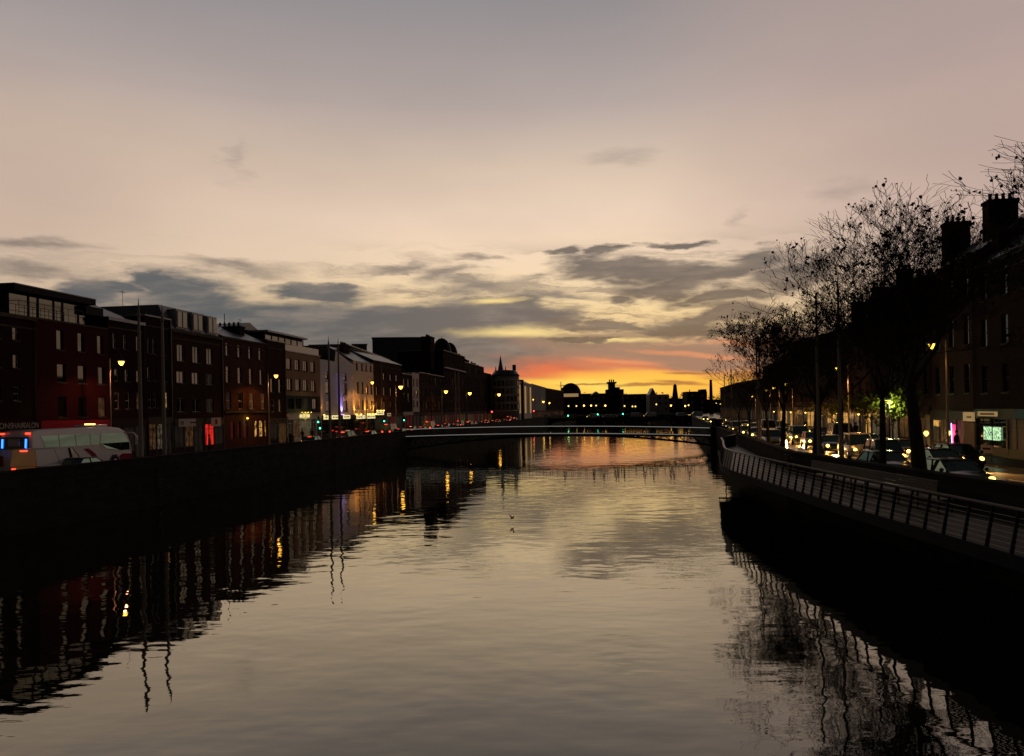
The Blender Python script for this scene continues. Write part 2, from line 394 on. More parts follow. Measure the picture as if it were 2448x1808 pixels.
# ---------------- water
def water_mat():
    m = bpy.data.materials.new('river_water'); m.use_nodes = True; m.node_tree.nodes.clear(); t = NT(m.node_tree)
    co = t.add('ShaderNodeTexCoord').outputs['Object']
    def nz(sc, st, det=3, r=.5, rot=0):
        mp = t.add('ShaderNodeMapping', {'Vector': co, 'Scale': st, 'Rotation': (0, 0, rot)}).outputs[0]
        return t.noise(mp, sc, det, r)
    big = nz(.11, (1, .7, 1), 3, .5)
    patch = t.ss(nz(.05, (1, .6, 1), 3, .6), .42, .62, .38, 1.15)
    h1 = t.m('MULTIPLY', nz(.55, (.8, 1.1, 1), 2, .5, .3), .020)
    h2 = t.m('MULTIPLY', t.m('MULTIPLY', nz(2.0, (.42, 1.25, 1), 3, .5, .06), .0040), patch)
    h3 = t.m('MULTIPLY', t.m('MULTIPLY', nz(6.5, (.32, 1.4, 1), 2, .5, -.04), .00055), patch)
    h = t.m('ADD', t.m('ADD', h1, h2), t.m('ADD', h3, t.m('MULTIPLY', big, .03)))
    bp = t.add('ShaderNodeBump', {'Strength': 1.0, 'Distance': 1.0, 'Height': h})
    fr = t.add('ShaderNodeFresnel', {'IOR': 1.34, 'Normal': bp.outputs[0]}).outputs[0]
    fr = t.m('POWER', fr, .6)
    g = t.add('ShaderNodeBsdfGlossy', {'Color': (.95, .93, .80, 1), 'Roughness': .012, 'Normal': bp.outputs[0]})
    df = t.add('ShaderNodeBsdfDiffuse', {'Color': (.012, .014, .010, 1)})
    mx = t.add('ShaderNodeMixShader', {0: fr, 1: df.outputs[0], 2: g.outputs[0]})
    t.add('ShaderNodeOutputMaterial', {0: mx.outputs[0]})
    return m
wm = MB().face([(-400, -250, 0), (400, -250, 0), (400, 900, 0), (-400, 900, 0)]).build('water', water_mat())
tag(wm, kind='structure')
# ---------------- river banks (measured from the photograph: metres, x right, y upstream)
def XLw(Y): return -32.7+.14*Y                       # left quay wall
def interp(T, Y):
    for (a, x0), (b, x1) in zip(T, T[1:]):
        if Y <= b: return x0+(x1-x0)*(Y-a)/(b-a)
    return T[-1][1]
RW = [(-120, 12.5), (20, 16.3), (50, 16.4), (118, 28.5), (230, 50), (345, 74), (520, 112)]
def XRw(Y): return interp(RW, Y)
LS = [-120, -40, 0, 40, 80, 120, 160, 200, 250, 300, 345, 420, 520]
RS = [-120, -40, 0, 20, 35, 50, 70, 90, 118, 150, 190, 230, 290, 345, 430, 520]
def ribbon(f0, f1, ys, z0, z1=None):
    """strip between f0(Y) and f1(Y); z1 given: solid"""
    b = MB(); n = len(ys)
    if z1 is None:
        for i in range(n-1):
            a, c = ys[i], ys[i+1]
            q = [(f0(a), a, z0), (f1(a), a, z0), (f1(c), c, z0), (f0(c), c, z0)]
            b.face(q if f1(a) > f0(a) else q[::-1])
        return b
    for i in range(n):
        a = ys[i]
        b.v += [(f0(a), a, z0), (f1(a), a, z0), (f1(a), a, z1), (f0(a), a, z1)]
    for i in range(n-1):
        k = 4*i
        for j in range(4):
            q = (j+1) % 4
            b.f.append((k+j, k+q, k+4+q, k+4+j)); b.sm.append(False)
    b.f.append((0, 1, 2, 3)); b.f.append((4*n-1, 4*n-2, 4*n-3, 4*n-4)); b.sm += [False, False]
    return b
L = lambda t: (lambda Y: XLw(Y)-t)
Rr = lambda t: (lambda Y: XRw(Y)+t)
def st(b, name, m, label=None): return tag(b.build(name, m), kind='structure')
st(ribbon(L(.5), L(420), LS, ROAD-.30), 'ground', 'ground')
st(ribbon(Rr(.5), Rr(420), RS, ROAD-.30), 'ground', 'ground')
gb = MB().box(-900, 1100, 520, 1900, -.5, ROAD-.30); st(gb, 'ground', 'ground')
st(ribbon(L(1.9), L(11.4), LS, ROAD-.12), 'road', 'asphalt')
st(ribbon(L(.46), L(1.9), LS, ROAD-.29, ROAD), 'pavement', 'paving')
st(ribbon(L(11.4), L(14.28), LS, ROAD-.29, ROAD), 'pavement', 'paving')
st(ribbon(Rr(1.7), Rr(12.6), RS, ROAD-.12), 'road', 'asphalt')
st(ribbon(Rr(.46), Rr(1.7), RS, ROAD-.29, ROAD), 'pavement', 'paving')
st(ribbon(Rr(12.6), Rr(15.9), RS, ROAD-.29, ROAD), 'pavement', 'paving')
# lane lines: one object per road
def dashes(fx, y0, y1, name='lane_markings'):
    b = MB(); y = y0
    while y < y1:
        b.face([(fx(y)-.06, y, ROAD-.116), (fx(y)+.06, y, ROAD-.116), (fx(y+2)+.06, y+2, ROAD-.116), (fx(y+2)-.06, y+2, ROAD-.116)]); y += 6
    return b
db = dashes(L(5.0), 20, 260)
for t in (8.2,):
    x = dashes(L(t), 20, 260); k = len(db.v); db.v += x.v; db.f += [tuple(k+i for i in f) for f in x.f]; db.sm += x.sm
st(db, 'road_markings', 'road_paint')
db = dashes(Rr(4.9), 10, 300); x = dashes(Rr(8.5), 10, 300); k = len(db.v); db.v += x.v; db.f += [tuple(k+i for i in f) for f in x.f]; db.sm += x.sm
st(db, 'road_markings', 'road_paint')
# quay walls with coping
def quay(side):
    g = (lambda t: L(t)) if side < 0 else (lambda t: Rr(t))
    ys = LS if side < 0 else RS
    r = empty('quay_wall', (g(0)(0), 0, 0), 0, 'long dark granite quay wall along the %s bank of the river' % ('left' if side < 0 else 'right'), 'quay wall')
    ox = -g(0)(0)
    def sh(b):
        b.v = [(x+ox, y, z) for x, y, z in b.v]; return b
    sh(ribbon(g(0), g(.9), ys, -1.0, ROAD-.02)).build('wall', 'stone', r)
    sh(ribbon(g(.03), g(.43), ys, ROAD-.018, ROAD+.98)).build('parapet', 'stone', r)
    sh(ribbon(g(-.03), g(.49), ys, ROAD+.982, ROAD+1.10)).build('coping', 'stone', r)
    return r
quay(-1); quay(1)
# ladders and life-buoy housings on the left wall
for i, y in enumerate((58, 93, 128)):
    x = XLw(y)
    r = empty('wall_ladder', (x+.09, y, -.2), math.atan2(-.14, 1)+math.pi/2*0, ['nearest', 'middle', 'farthest'][i]+' of the iron ladders hanging down the left quay wall', 'ladder', 'ladders on the left quay wall')
    b = MB()
    for s in (-.22, .22): b.tube([(0, s, 0), (0, s, 2.9)], .022, 5)
    b.build('rail', 'iron', r)
    b = MB()
    for k in range(9): MB().tube([(0, -.22, .2+k*.3), (0, .22, .2+k*.3)], .015, 5).build('rung', 'iron', r)
# ---------------- boardwalk on the right
OE = [(8, 12.3), (20, 12.35), (30, 12.35), (40, 12.6), (50, 13.0), (54, 13.5), (60, 14.9), (66, 16.4), (73, 18.0)]
def XO(Y): return interp(OE, Y)
bys = [8, 14, 20, 25, 30, 35, 40, 45, 50, 54, 57, 60, 63, 66, 69.5, 73]
bw = empty('boardwalk', (12.3, 8, 0), 0, 'timber riverside boardwalk with slanting rail posts hung off the right quay wall', 'boardwalk')
def shb(b):
    b.v = [(x-12.3, y-8, z) for x, y, z in b.v]; return b
DZ = ROAD
dk_ = ribbon(XO, lambda Y: XRw(Y)-.06, bys, DZ-.12, DZ)
k = len(dk_.v)
dk_.prism([(XO(73), 73.002, DZ-.12), (XRw(73)-.06, 73.002, DZ-.12), (XRw(82)-.06, 82, DZ-.12)], (0, 0, .12))
shb(dk_).build('deck', 'deck', bw)
b = ribbon(lambda Y: XO(Y)-.10, lambda Y: XO(Y)-.004, bys, DZ-.34, DZ+.03); shb(b).build('edge_beam', 'dark', bw)
y = 10
while y < 73:
    b = MB(); b.prism([(XO(y), y-.06, DZ-.124), (XO(y), y-.06, DZ-.4), (XRw(y)-.08, y-.06, DZ-.7), (XRw(y)-.08, y-.06, DZ-.124)], (0, .12, 0)); y += 2.2
    shb(b).build('bracket', 'dark', bw)
LEAN = .21
def railpt(y, t, lean=LEAN): return Vector((XO(y)+.0+lean*t, y, DZ+t*1.12))
posts = []
y = 12.0
while y < 73.2:
    posts.append(y); y += 1.1
for y in posts:
    p0, p1 = railpt(y, -.12), railpt(y, 1)
    q = MB(); t = .028
    q.prism([(p0.x-.05, y-t, p0.z), (p0.x+.05, y-t, p0.z), (p1.x+.03, y-t, p1.z), (p1.x-.03, y-t, p1.z)], (0, 2*t, 0))
    shb(q).build('rail_post', 'dark', bw)
hy = [12+i*.5*1.0 for i in range(int((73-12)/.5)+1)]+[73]
def rail_along(ys, t, w, h, name, m, lean=LEAN):
    b = MB(); n = len(ys)
    for y in ys:
        p = railpt(y, t, lean)
        b.v += [(p.x-w, y, p.z-h), (p.x+w, y, p.z-h), (p.x+w, y, p.z+h), (p.x-w, y, p.z+h)]
    for i in range(n-1):
        kk = 4*i
        for j in range(4):
            q = (j+1) % 4; b.f.append((kk+j, kk+q, kk+4+q, kk+4+j)); b.sm.append(False)
    return shb(b).build(name, m, bw)
rail_along(hy, 1.0, .075, .022, 'handrail', 'rail_wood')
for i in range(7):
    rail_along(hy, .10+i*.118, .006, .007, 'rail_wire', 'steel')
b = MB()
for y in [50.2+i*.12 for i in range(int(22.6/.12))]:
    p0, p1 = railpt(y, 0), railpt(y, .98)
    b.tube([p0, p1], .012, 4)
shb(b).build('curved_end_balusters', 'steel', bw)
# far closing rail
er = empty('end_railing', (18.25, 73.2, DZ), 0, 'short steel railing closing the far end of the boardwalk', 'railing')
d = Vector((XRw(82)-.3-18.25, 8.6, 0))
MB().tube([(0, 0, 1.1), (d.x, d.y, 1.1)], .05, 8).build('handrail', 'rail_wood', er)
b = MB()
for i in range(60): b.tube([(d.x*i/59, d.y*i/59, 0), (d.x*i/59, d.y*i/59, 1.06)], .014, 4)
b.build('balusters', 'iron', er)
# long slatted bench down the middle of the boardwalk
bn = empty('slatted_bench', (14.7, 29, DZ), 0, 'long slatted timber bench with a high back along the boardwalk', 'bench')
for i in range(5):
    MB().box(-.04+i*.012, -.005+i*.012, 0, 12.2, .70+i*.085, .762+i*.085).build('back_slat', 'rail_wood', bn)
b = MB()
for i in range(5): b.box(.05+i*.1, .135+i*.1, 0, 12.2, .41, .45)
b.build('seat', 'rail_wood', bn)
for i in range(9):
    MB().prism([(.0, i*1.5+.03, 0), (.07, i*1.5+.03, 0), (.09, i*1.5+.03, 1.05), (.045, i*1.5+.03, 1.05)], (0, .06, 0)).build('bench_post', 'iron', bn)
    MB().box(.48, .54, i*1.5+.03, i*1.5+.09, 0, .408).build('leg', 'iron', bn)
# bicycle against the parapet
def bicycle(loc, rz, label):
    r = empty('bicycle', loc, rz, label, 'bicycle')
    for x in (0, 1.03):
        b = MB(); pts = [(x+.33*math.cos(a*math.pi/12), 0, .34+.33*math.sin(a*math.pi/12)) for a in range(25)]
        b.tube(pts, .018, 5, False)
        wl = b.build('wheel', 'tyre', r)
        b = MB()
        for k in range(8): b.tube([(x, 0, .34), (x+.32*math.cos(k*math.pi/4), 0, .34+.32*math.sin(k*math.pi/4))], .003, 3)
        b.tube([(x, -.04, .34), (x, .04, .34)], .025, 6); b.build('spokes', 'steel', wl)
    b = MB(); c = .016
    b.tube([(0, 0, .34), (.42, 0, .30), (.30, 0, .78), (0, 0, .34)], c, 5); b.tube([(.42, 0, .30), (.86, 0, .72), (.32, 0, .74)], c, 5)
    b.tube([(1.03, 0, .34), (.86, 0, .72), (.83, 0, .9)], c, 5); b.build('frame', 'iron', r)
    MB().tube([(.86, -.25, .95), (.83, 0, .92), (.86, .25, .95)], .014, 5).build('handlebar', 'steel', r)
    MB().prism([(.18, -.07, .84), (.45, -.02, .85), (.45, .02, .85), (.18, .07, .84)], (0, 0, .05)).build('saddle', 'tyre', r)
    MB().tube([(.3, 0, .74), (.29, 0, .85)], .014, 5).build('seat_post', 'steel', r)
    return r
bicycle((16.15, 48.2, DZ), R(88), 'black bicycle leaning on the parapet beside the boardwalk')
# ---------------- steel footbridge
A_ = Vector((-15.4, 124.3, 0)); B_ = Vector((28.6, 118.2, 0))
bl = (B_-A_).length; bz = math.atan2(B_.y-A_.y, B_.x-A_.x)
fbx = empty('footbridge', (A_.x, A_.y, 0), bz, 'slim arched steel footbridge with bright handrails across the river', 'footbridge')
def dz(s):
    t = s/bl; return 2.53+.995*t-1.455*t*t
def bz_(s):
    t = 2*s/bl-1; return 2.35-1.75*t*t
N = 44
ss_ = [bl*i/N for i in range(N+1)]
def strip(s0, y0, y1, za, zb, name, m):
    b = MB()
    for s in s0:
        b.v += [(s, y0, za(s)), (s, y1, za(s)), (s, y1, zb(s)), (s, y0, zb(s))]
    for i in range(len(s0)-1):
        kk = 4*i
        for j in range(4):
            q = (j+1) % 4; b.f.append((kk+j, kk+4+j, kk+4+q, kk+q)); b.sm.append(False)
    b.f.append((0, 1, 2, 3)); e = 4*len(s0); b.f.append((e-1, e-2, e-3, e-4)); b.sm += [False]*2
    return b.build(name, m, fbx)
strip(ss_, -1.9, 1.9, lambda s: dz(s)-.28, dz, 'deck', 'dark')
for yy in (-1.98, 1.92):
    strip(ss_, yy, yy+.06, lambda s: dz(s)-.10, lambda s: dz(s)+.02, 'deck_edge', 'steel')
for yy in (-1.95, 1.95):
    b = MB(); b.tube([(s, yy, dz(s)+1.02) for s in ss_], .045, 6); b.build('handrail', 'steel', fbx)
    b = MB()
    for i in range(int(bl/.28)): b.tube([(i*.28+.14, yy, dz(i*.28)), (i*.28+.14, yy, dz(i*.28)+1.0)], .009, 3, False)
    b.build('balusters', 'iron', fbx)
    for i in range(0, N+1): MB().tube([(ss_[i], yy, dz(ss_[i])-.2), (ss_[i], yy, dz(ss_[i])+1.0)], .03, 4).build('rail_post', 'iron', fbx)
for zz in (.045, 1.075):
    b = MB(); b.tube([(s, -2.0, dz(s)+zz) for s in ss_], .024, 4); b.build('light_strip', 'e_strip', fbx)
for yy in (-1.5, 1.5):
    b = MB(); b.tube([(s, yy, bz_(s)) for s in ss_], .11, 6); b.build('arch_tube', 'dark', fbx)
    b = MB()
    for i in range(0, N, 2):
        b.tube([(ss_[i], yy, bz_(ss_[i])), (ss_[i+1], yy, dz(ss_[i+1])-.25)], .05, 5); b.tube([(ss_[i+1], yy, dz(ss_[i+1])-.25), (ss_[i+2], yy, bz_(ss_[i+2]))], .05, 5)
    b.build('truss_struts', 'dark', fbx)
for s, lb in ((-1.1, 'left'), (bl+.1, 'right')):
    r = empty('bridge_abutment', tuple(Vector((A_.x, A_.y, 0))+Vector((math.cos(bz), math.sin(bz), 0))*s), bz, 'dark stone pier carrying the %s end of the footbridge' % lb, 'pier')
    MB().box(-.9, 1.1, -2.6, 2.6, -.9, ROAD+(.9 if lb == 'right' else -.1)).build('pier', 'stone', r)
    MB().box(-1.0, 1.2, -2.7, 2.7, ROAD+(.903 if lb == 'right' else -.097), ROAD+(1.1 if lb == 'right' else .1)).build('coping', 'stone', r)
    for yy in ((-2.2, 2.2) if lb == 'right' else ()):
        MB().box(-.3, .5, yy-.35, yy+.35, ROAD+1.103, ROAD+2.1).build('pillar', 'stone', r)
# ---------------- stone road bridge beyond
rb = empty('stone_bridge', (XLw(340)-1, 340, 0), 0, 'low stone road bridge with three arches beyond the footbridge', 'bridge')
W2 = XRw(342)-XLw(340)+2
def arcz(x):
    n = 3; pw = 2.2; span = (W2-pw*(n+1))/n
    for i in range(n):
        x0 = pw+i*(span+pw)
        if x0 < x < x0+span:
            t = (x-x0)/span*2-1; return .1+1.45*math.sqrt(max(0, 1-t*t))
    return -1
b = MB(); n = 120
for i in range(n):
    x0, x1 = W2*i/n, W2*(i+1)/n
    z0 = arcz((x0+x1)/2)
    b.box(x0, x1, 0, 12, z0, 2.25)
b.build('arches', 'stone', rb)
b = MB()
for yy in (0.0, 11.6):
    b.box(0, W2, yy-.15, yy+.25, 2.253, 2.55)
b.build('cornice', 'stone', rb)
b = MB()
for yy in (0.0, 11.6):
    b.box(0, W2, yy, yy+.12, 3.25, 3.37)
    for i in range(int(W2/1.4)): b.box(i*1.4, i*1.4+.14, yy, yy+.12, 2.553, 3.25)
b.build('railing', 'iron', rb)
# ---------------- lamps
LAMPG = 'quay street lamps'
def lamp_proto(glow, hh=8.35):
    r = empty('street_lamp', (0, 0, 0))
    prof = [(.16, 0), (.16, .3), (.12, .45), (.10, 1.2), (.085, 1.3), (.07, 4), (.055, 8.6), (.02, 8.7)]
    MB().lathe(prof, n=8).build('post', 'pole', r)
    pts = [(0, 0, 8.4)]+[(.48-.48*math.cos(a), 0, 8.75+.42*math.sin(a)) for a in [math.pi*i/8 for i in range(9)]]
    pts = [(0, 0, 8.3)]+pts[1:]+[(.96, 0, 8.62)]
    MB().tube(pts, .03, 6).build('bracket', 'iron', r)
    hd = MB().lathe([(.05, .30), (.10, .22), (.30, .12), (.34, .06), (.30, .05)], (.96, 0, 8.35), 10).build('hood', 'iron', r)
    MB().lathe([(.24, .045), (.23, -.02), (.15, -.2), (.05, -.30)], (.96, 0, 8.35), 10).build('lantern_glass', glow, r)
    return r
def point(loc, power, col, rad=.15, typ='POINT', name='lamp_light'):
    l = bpy.data.lights.new(name, typ); l.energy = power; l.color = col
    if typ == 'POINT': l.shadow_soft_size = rad
    o = bpy.data.objects.new(name, l); COL.objects.link(o); o.location = loc
    return o
def spot(loc, power, col, dr, size, blend=.4, rad=.12, name='lamp_light'):
    l = bpy.data.lights.new(name, 'SPOT'); l.energy = power; l.color = col; l.spot_size = R(size); l.spot_blend = blend; l.shadow_soft_size = rad
    o = bpy.data.objects.new(name, l); COL.objects.link(o); o.location = loc
    o.rotation_euler = (-Vector(dr)).to_track_quat('Z', 'Y').to_euler(); return o
lp = lamp_proto('e_lamp')
left_l = [(290, 867, 72, 'in front of the red building'), (660, 899, 103, 'before the tan rendered building'), (890, 915, 142, 'before the white pub'),
          (958, 926, 160, 'past the house with pale downpipe'), (1066, 937, 199, 'below the turreted roofs'), (1123, 941, 229, 'short of the church spire'),
          (1193, 944, 281, 'before the rounded corner block'), (1273, 956, 376, 'before the pale framed office block'), (1299, 961, 420, 'at the grey office block'), (1313, 964, 452, 'first past the grey office block')]
for i, (px, py, Y, lb) in enumerate(left_l):
    o = lp if i == 0 else copy_tree(lp)
    p = P(px, py, Y)
    sc = (p.z-ROAD)/8.3
    if i > 2:
        g_ = [q for q in o.children if q.name.startswith('lantern_glass')][0]; g_.data = g_.data.copy()
        for v in g_.data.vertices: v.co = Vector((.96, 0, 8.25))+(v.co-Vector((.96, 0, 8.25)))*(1.25+.12*i)
    o.location = (p.x-.96*sc, p.y, ROAD); o.scale = (sc,)*3
    tag(o, 'lit curved-arm street lamp on the left quay '+lb, 'street lamp', LAMPG)
    if i < 7: spot((p.x, p.y, p.z-.42), (420 if i > 1 else 520) if i else 260, (1, .38, .08) if i else (1, .36, .20), (0, 0, -1), 164, .35)
lq = lamp_proto('e_lampy')
right_l = [(2003, 882, 62, 'beside the twin flagpoles'), (1879, 919, 100, 'seen through the tree by the twin poles'), (1850, 928, 122, 'second past the twin poles'), (1831, 934, 145, 'third past the twin poles'),
           (1798, 948, 185, 'far off past the footbridge end'), (2228, 826, 50, 'near the tallest chimneys'), (1722, 966, 300, 'by the far end of the quay houses'), (1712, 964, 330, 'last of the far row')]
for i, (px, py, Y, lb) in enumerate(right_l):
    o = lq if i == 0 else copy_tree(lq)
    p = P(px, py, Y); sc = (p.z-ROAD)/8.3
    o.location = (p.x+.96*sc, p.y, ROAD); o.scale = (sc,)*3; o.rotation_euler = (0, 0, math.pi)
    tag(o, 'lit curved-arm street lamp on the right quay '+lb, 'street lamp', 'right quay street lamps')
    if i < 6: spot((p.x, p.y, p.z-.42), 500 if i != 5 else 60, (1, .43, .09), (0, 0, -1), 150, .5)
far_l = [(1359, 971, 'e_lampw'), (1378, 971, 'e_lampw'), (1396, 970, 'e_lamp'), (1413, 970, 'e_lamp'), (1425, 970, 'e_lampw'), (1447, 970, 'e_lamp'), (1493, 971, 'e_lampw'), (1512, 972, 'e_lampw'),
         (1519, 972, 'e_lampw'), (1569, 967, 'e_lampw'), (1604, 970, 'e_lamp'), (1646, 969, 'e_lampw'), (1638, 971, 'e_lamp')]
for i, (px, py, g) in enumerate(far_l):
    r = empty('globe_lamp', tuple(P(px, py, 470).xy)+(ROAD,), 0, 'small round lamp glowing in the far row beyond the road bridge, %s from the left' % ['first', 'second', 'third', 'fourth', 'fifth', 'sixth', 'seventh', 'eighth', 'ninth', 'tenth', 'eleventh', 'thirteenth', 'twelfth'][i], 'street lamp', 'far globe lamps beyond the bridge')
    z = zat(px, py, 470)-ROAD
    MB().tube([(0, 0, 0), (0, 0, z-.3)], .09, 5).build('post', 'iron', r)
    MB().lathe([(.1, -.42), (.36, -.28), (.44, 0), (.36, .28), (.1, .42)], (0, 0, z), 8).build('globe', g, r)
# ---------------- flagpoles
fp = empty('flagpole', (0, 0, 0))
MB().lathe([(.22, 0), (.22, .15), (.15, .2), (.14, 4), (.10, 9.0), (.085, 10.3)], n=10).build('pole', 'pole', fp)
MB().lathe([(.085, 10.302), (.15, 10.38), (.15, 10.5), (.07, 10.6), (.10, 10.75), (.05, 10.95), (.015, 11.5), (.004, 11.55)], n=8).build('finial', 'pole', fp)
fl_ = [(331, 713, 55.6, 'l', 'left of the nearest pair on the left parapet'), (387, 727, 58.5, 'l', 'right of the nearest pair on the left parapet'), (785, 803, 91, 'l', 'left of the pair before the white pub'), (808, 808, 93.5, 'l', 'right of the pair before the white pub'),
       (1088, 880, 165, 'l', 'left of the farthest pair on the left quay'), (1096, 883, 170, 'l', 'right of the farthest pair on the left quay'),
       (1950, 680, 46, 'r', 'left of the nearest pair on the right quay'), (2002, 654, 42.5, 'r', 'right of the nearest pair on the right quay'), (1807, 792, 70, 'r', 'left of the slender twin poles before the sunset trees'), (1813, 789, 68, 'r', 'right of the slender twin poles before the sunset trees'),
       (1747, 870, 100, 'r', 'thicker one near the footbridge end'), (1731, 890, 118, 'r', 'thin one left of the sunset trees')]
for i, (px, py, Y, sd, lb) in enumerate(fl_):
    o = fp if i == 0 else copy_tree(fp)
    p = P(px, py, Y)
    x = XLw(Y)-.9 if sd == 'l' else XRw(Y)+.9
    if i in (4, 5, 10, 11): x = p.x
    if sd == 'l' and i < 4:
        a = ab(px, 1000)[0]; Yq = 33.5/(.14-a); p = P(px, py, Yq); x = p.x
    o.location = (x if i not in (8, 9, 6, 7) else p.x, p.y, ROAD); sc = (p.z-ROAD)/11.55; o.scale = ((1.0, 1.0, sc) if sd == 'l' else (.62, .62, sc))
    tag(o, 'grey tapering flagpole without a flag, '+lb, 'flagpole', 'flagpoles along the quays')

# a bird low over the river
bd = empty('bird', (-.1, 45, .28), math.radians(35), 'small dark bird flying low over the middle of the river', 'bird')
bd.scale = (.6, .6, .6)
MB().lathe([(.005, -.20), (.05, -.12), (.07, 0), (.05, .10), (.035, .15), (.045, .19), (.005, .25)], n=8, ax='x').build('body', 'dark', bd)
for s in (-1, 1):
    MB().prism([(-.06, s*.05, .03), (.08, s*.05, .03), (.05, s*.25, .22), (-.02, s*.42, .26), (-.08, s*.24, .20)], (0, 0, .012)).build('wing', 'dark', bd)
# ---------------- buildings
class B:
    """facade between photo columns xa (left) and xb (right) at depths Ya, Yb; local x along it, y away from the river"""
    def __init__(s, name, label, xa, Ya, xb, Yb, roof, depth, m, cat='building', group=None, base=ROAD):
        s.xa, s.xb = xa, xb
        s.A = Vector((ab(xa)[0]*Ya, Ya)); s.B = Vector((ab(xb)[0]*Yb, Yb))
        d = s.B-s.A; s.w = d.length; s.d = d/s.w; s.n = Vector((-s.d.y, s.d.x))
        s.base = base; s.dep = depth; s.m = m
        s.h = (s.z(*roof) if isinstance(roof, tuple) else roof)
        s.o = empty(name, (s.A.x, s.A.y, base), math.atan2(s.d.y, s.d.x), label, cat, group)
        s.op = []; s.wins = []
    def Y(s, px):
        a = ab(px)[0]
        t = (a*s.A.y-s.A.x)/(s.d.x-a*s.d.y)
        return t, s.A.y+s.d.y*t
    def s_(s, px): return s.Y(px)[0]
    def at(s, px, y):
        a = ab(px)[0]; A = s.A+s.n*y
        return (a*A.y-A.x)/(s.d.x-a*s.d.y)
    def zo(s, px, py, y):
        t = s.at(px, y); return zat(px, py, (s.A+s.n*y+s.d*t).y)-s.base
    def z(s, px, py): return zat(px, py, s.Y(px)[1])-s.base
    def hole(s, x0, x1, z0, z1):
        s.op.append((x0, x1, z0, z1))
    def wall(s, name='wall', z0=0, mat_=None, h=None, roof=True, back=True):
        """front face with real openings and reveals, plus sides, back and top"""
        h = h or s.h; w = s.w; op = [o for o in s.op if o[2] < h and o[3] > z0]
        xs = sorted({0, w}|{v for o in op for v in o[:2]}); zs = sorted({z0, h}|{v for o in op for v in o[2:]})
        b = MB()
        def inop(x, z): return any(o[0] < x < o[1] and o[2] < z < o[3] for o in op)
        for i in range(len(xs)-1):
            j = 0
            while j < len(zs)-1:
                xm = (xs[i]+xs[i+1])/2
                if inop(xm, (zs[j]+zs[j+1])/2): j += 1; continue
                k = j
                while k+1 < len(zs)-1 and not inop(xm, (zs[k+1]+zs[k+2])/2): k += 1
                b.face([(xs[i], 0, zs[j]), (xs[i+1], 0, zs[j]), (xs[i+1], 0, zs[k+1]), (xs[i], 0, zs[k+1])]); j = k+1
        for x0, x1, a, c in op:
            q = .30
            b.face([(x0, 0, a), (x0, q, a), (x1, q, a), (x1, 0, a)][::-1]); b.face([(x0, 0, c), (x1, 0, c), (x1, q, c), (x0, q, c)][::-1])
            b.face([(x0, 0, a), (x0, 0, c), (x0, q, c), (x0, q, a)]); b.face([(x1, 0, a), (x1, q, a), (x1, q, c), (x1, 0, c)])
            b.face([(x0, q, a), (x0, q, c), (x1, q, c), (x1, q, a)])
        D = s.dep
        if s.m.startswith('brick') and h > 8 and z0 == 0:
            MB().box(0, w, -.05, -.003, h-1.0, h-.88).build('string_course', 'stone_l', s.o)
            MB().tube([(w-.22, -.09, 0), (w-.22, -.09, h-.1)], .05, 6).build('downpipe', 'iron', s.o)
            if random.random() < .6: s.aerial(w*random.uniform(.2, .8), D*.4, h+1.2)
        b.face([(0, 0, z0), (0, 0, h), (0, D, h), (0, D, z0)]); b.face([(w, 0, z0), (w, D, z0), (w, D, h), (w, 0, h)])
        b.face([(0, D, z0), (0, D, h), (w, D, h), (w, D, z0)]); b.face([(0, 0, h), (w, 0, h), (w, D, h), (0, D, h)])
        return b.build(name, mat_ or s.m, s.o)
    def win(s, x, z0, z1, wd, style='sash', pane='glass', fm='frame_w', sill=True, lit=None):
        x0, x1 = x-wd/2, x+wd/2
        x0 = max(x0, .05); x1 = min(x1, s.w-.05)
        if x1-x0 < .2: return
        s.hole(x0, x1, z0, z1)
        t = .05; y0, y1 = .12, .18
        b = MB()
        b.box(x0, x0+t, y0, y1, z0, z1); b.box(x1-t, x1, y0, y1, z0, z1); b.box(x0+t, x1-t, y0, y1, z0, z0+t); b.box(x0+t, x1-t, y0, y1, z1-t, z1)
        zm = (z0+z1)/2; xm = (x0+x1)/2
        if style in ('sash', 'pair'): b.box(x0+t, x1-t, y0, y1-.01, zm-.03, zm+.03)
        if style in ('pair', 'case', 'two'): b.box(xm-.045, xm+.045, y0-.003, y1+.003, z0+t, z1-t)
        if style == 'top':
            zt = z1-(z1-z0)*.22
            b.box(x0+t, x1-t, y0, y1-.01, zt-.03, zt+.03); b.box(xm-.03, xm+.03, y0-.003, y1+.003, z0+t, z1-t)
        if style == 'arch':
            zt = z1-(x1-x0)*.75; b.box(x0+t, x1-t, y0, y1-.01, zt-.04, zt+.04)
            n = 6; cx = xm; r = (x1-x0)/2
            for sg in (-1, 1):
                pts = [(cx+sg*r, y0-.04, z1+.001)]+[(cx+sg*r*math.cos(a), y0-.04, z1-r+r*math.sin(a)) for a in [math.pi/2*k/n for k in range(n+1)]][::-1]
                b.prism(pts if sg < 0 else pts[::-1], (0, .03, 0))
        f = b.build('window', fm, s.o)
        j = [random.uniform(-.012, .012) for _ in range(2)]; yp = y1-.03
        MB().face([(x0+t, yp+j[0], z0+t), (x1-t, yp-j[0], z0+t), (x1-t, yp-j[0]+j[1], z1-t), (x0+t, yp+j[0]+j[1], z1-t)]).build('pane', pane, f)
        if sill: MB().box(x0-.08, x1+.08, -.08, .10, z0-.12, z0-.004).build('sill', 'stone_l', f)
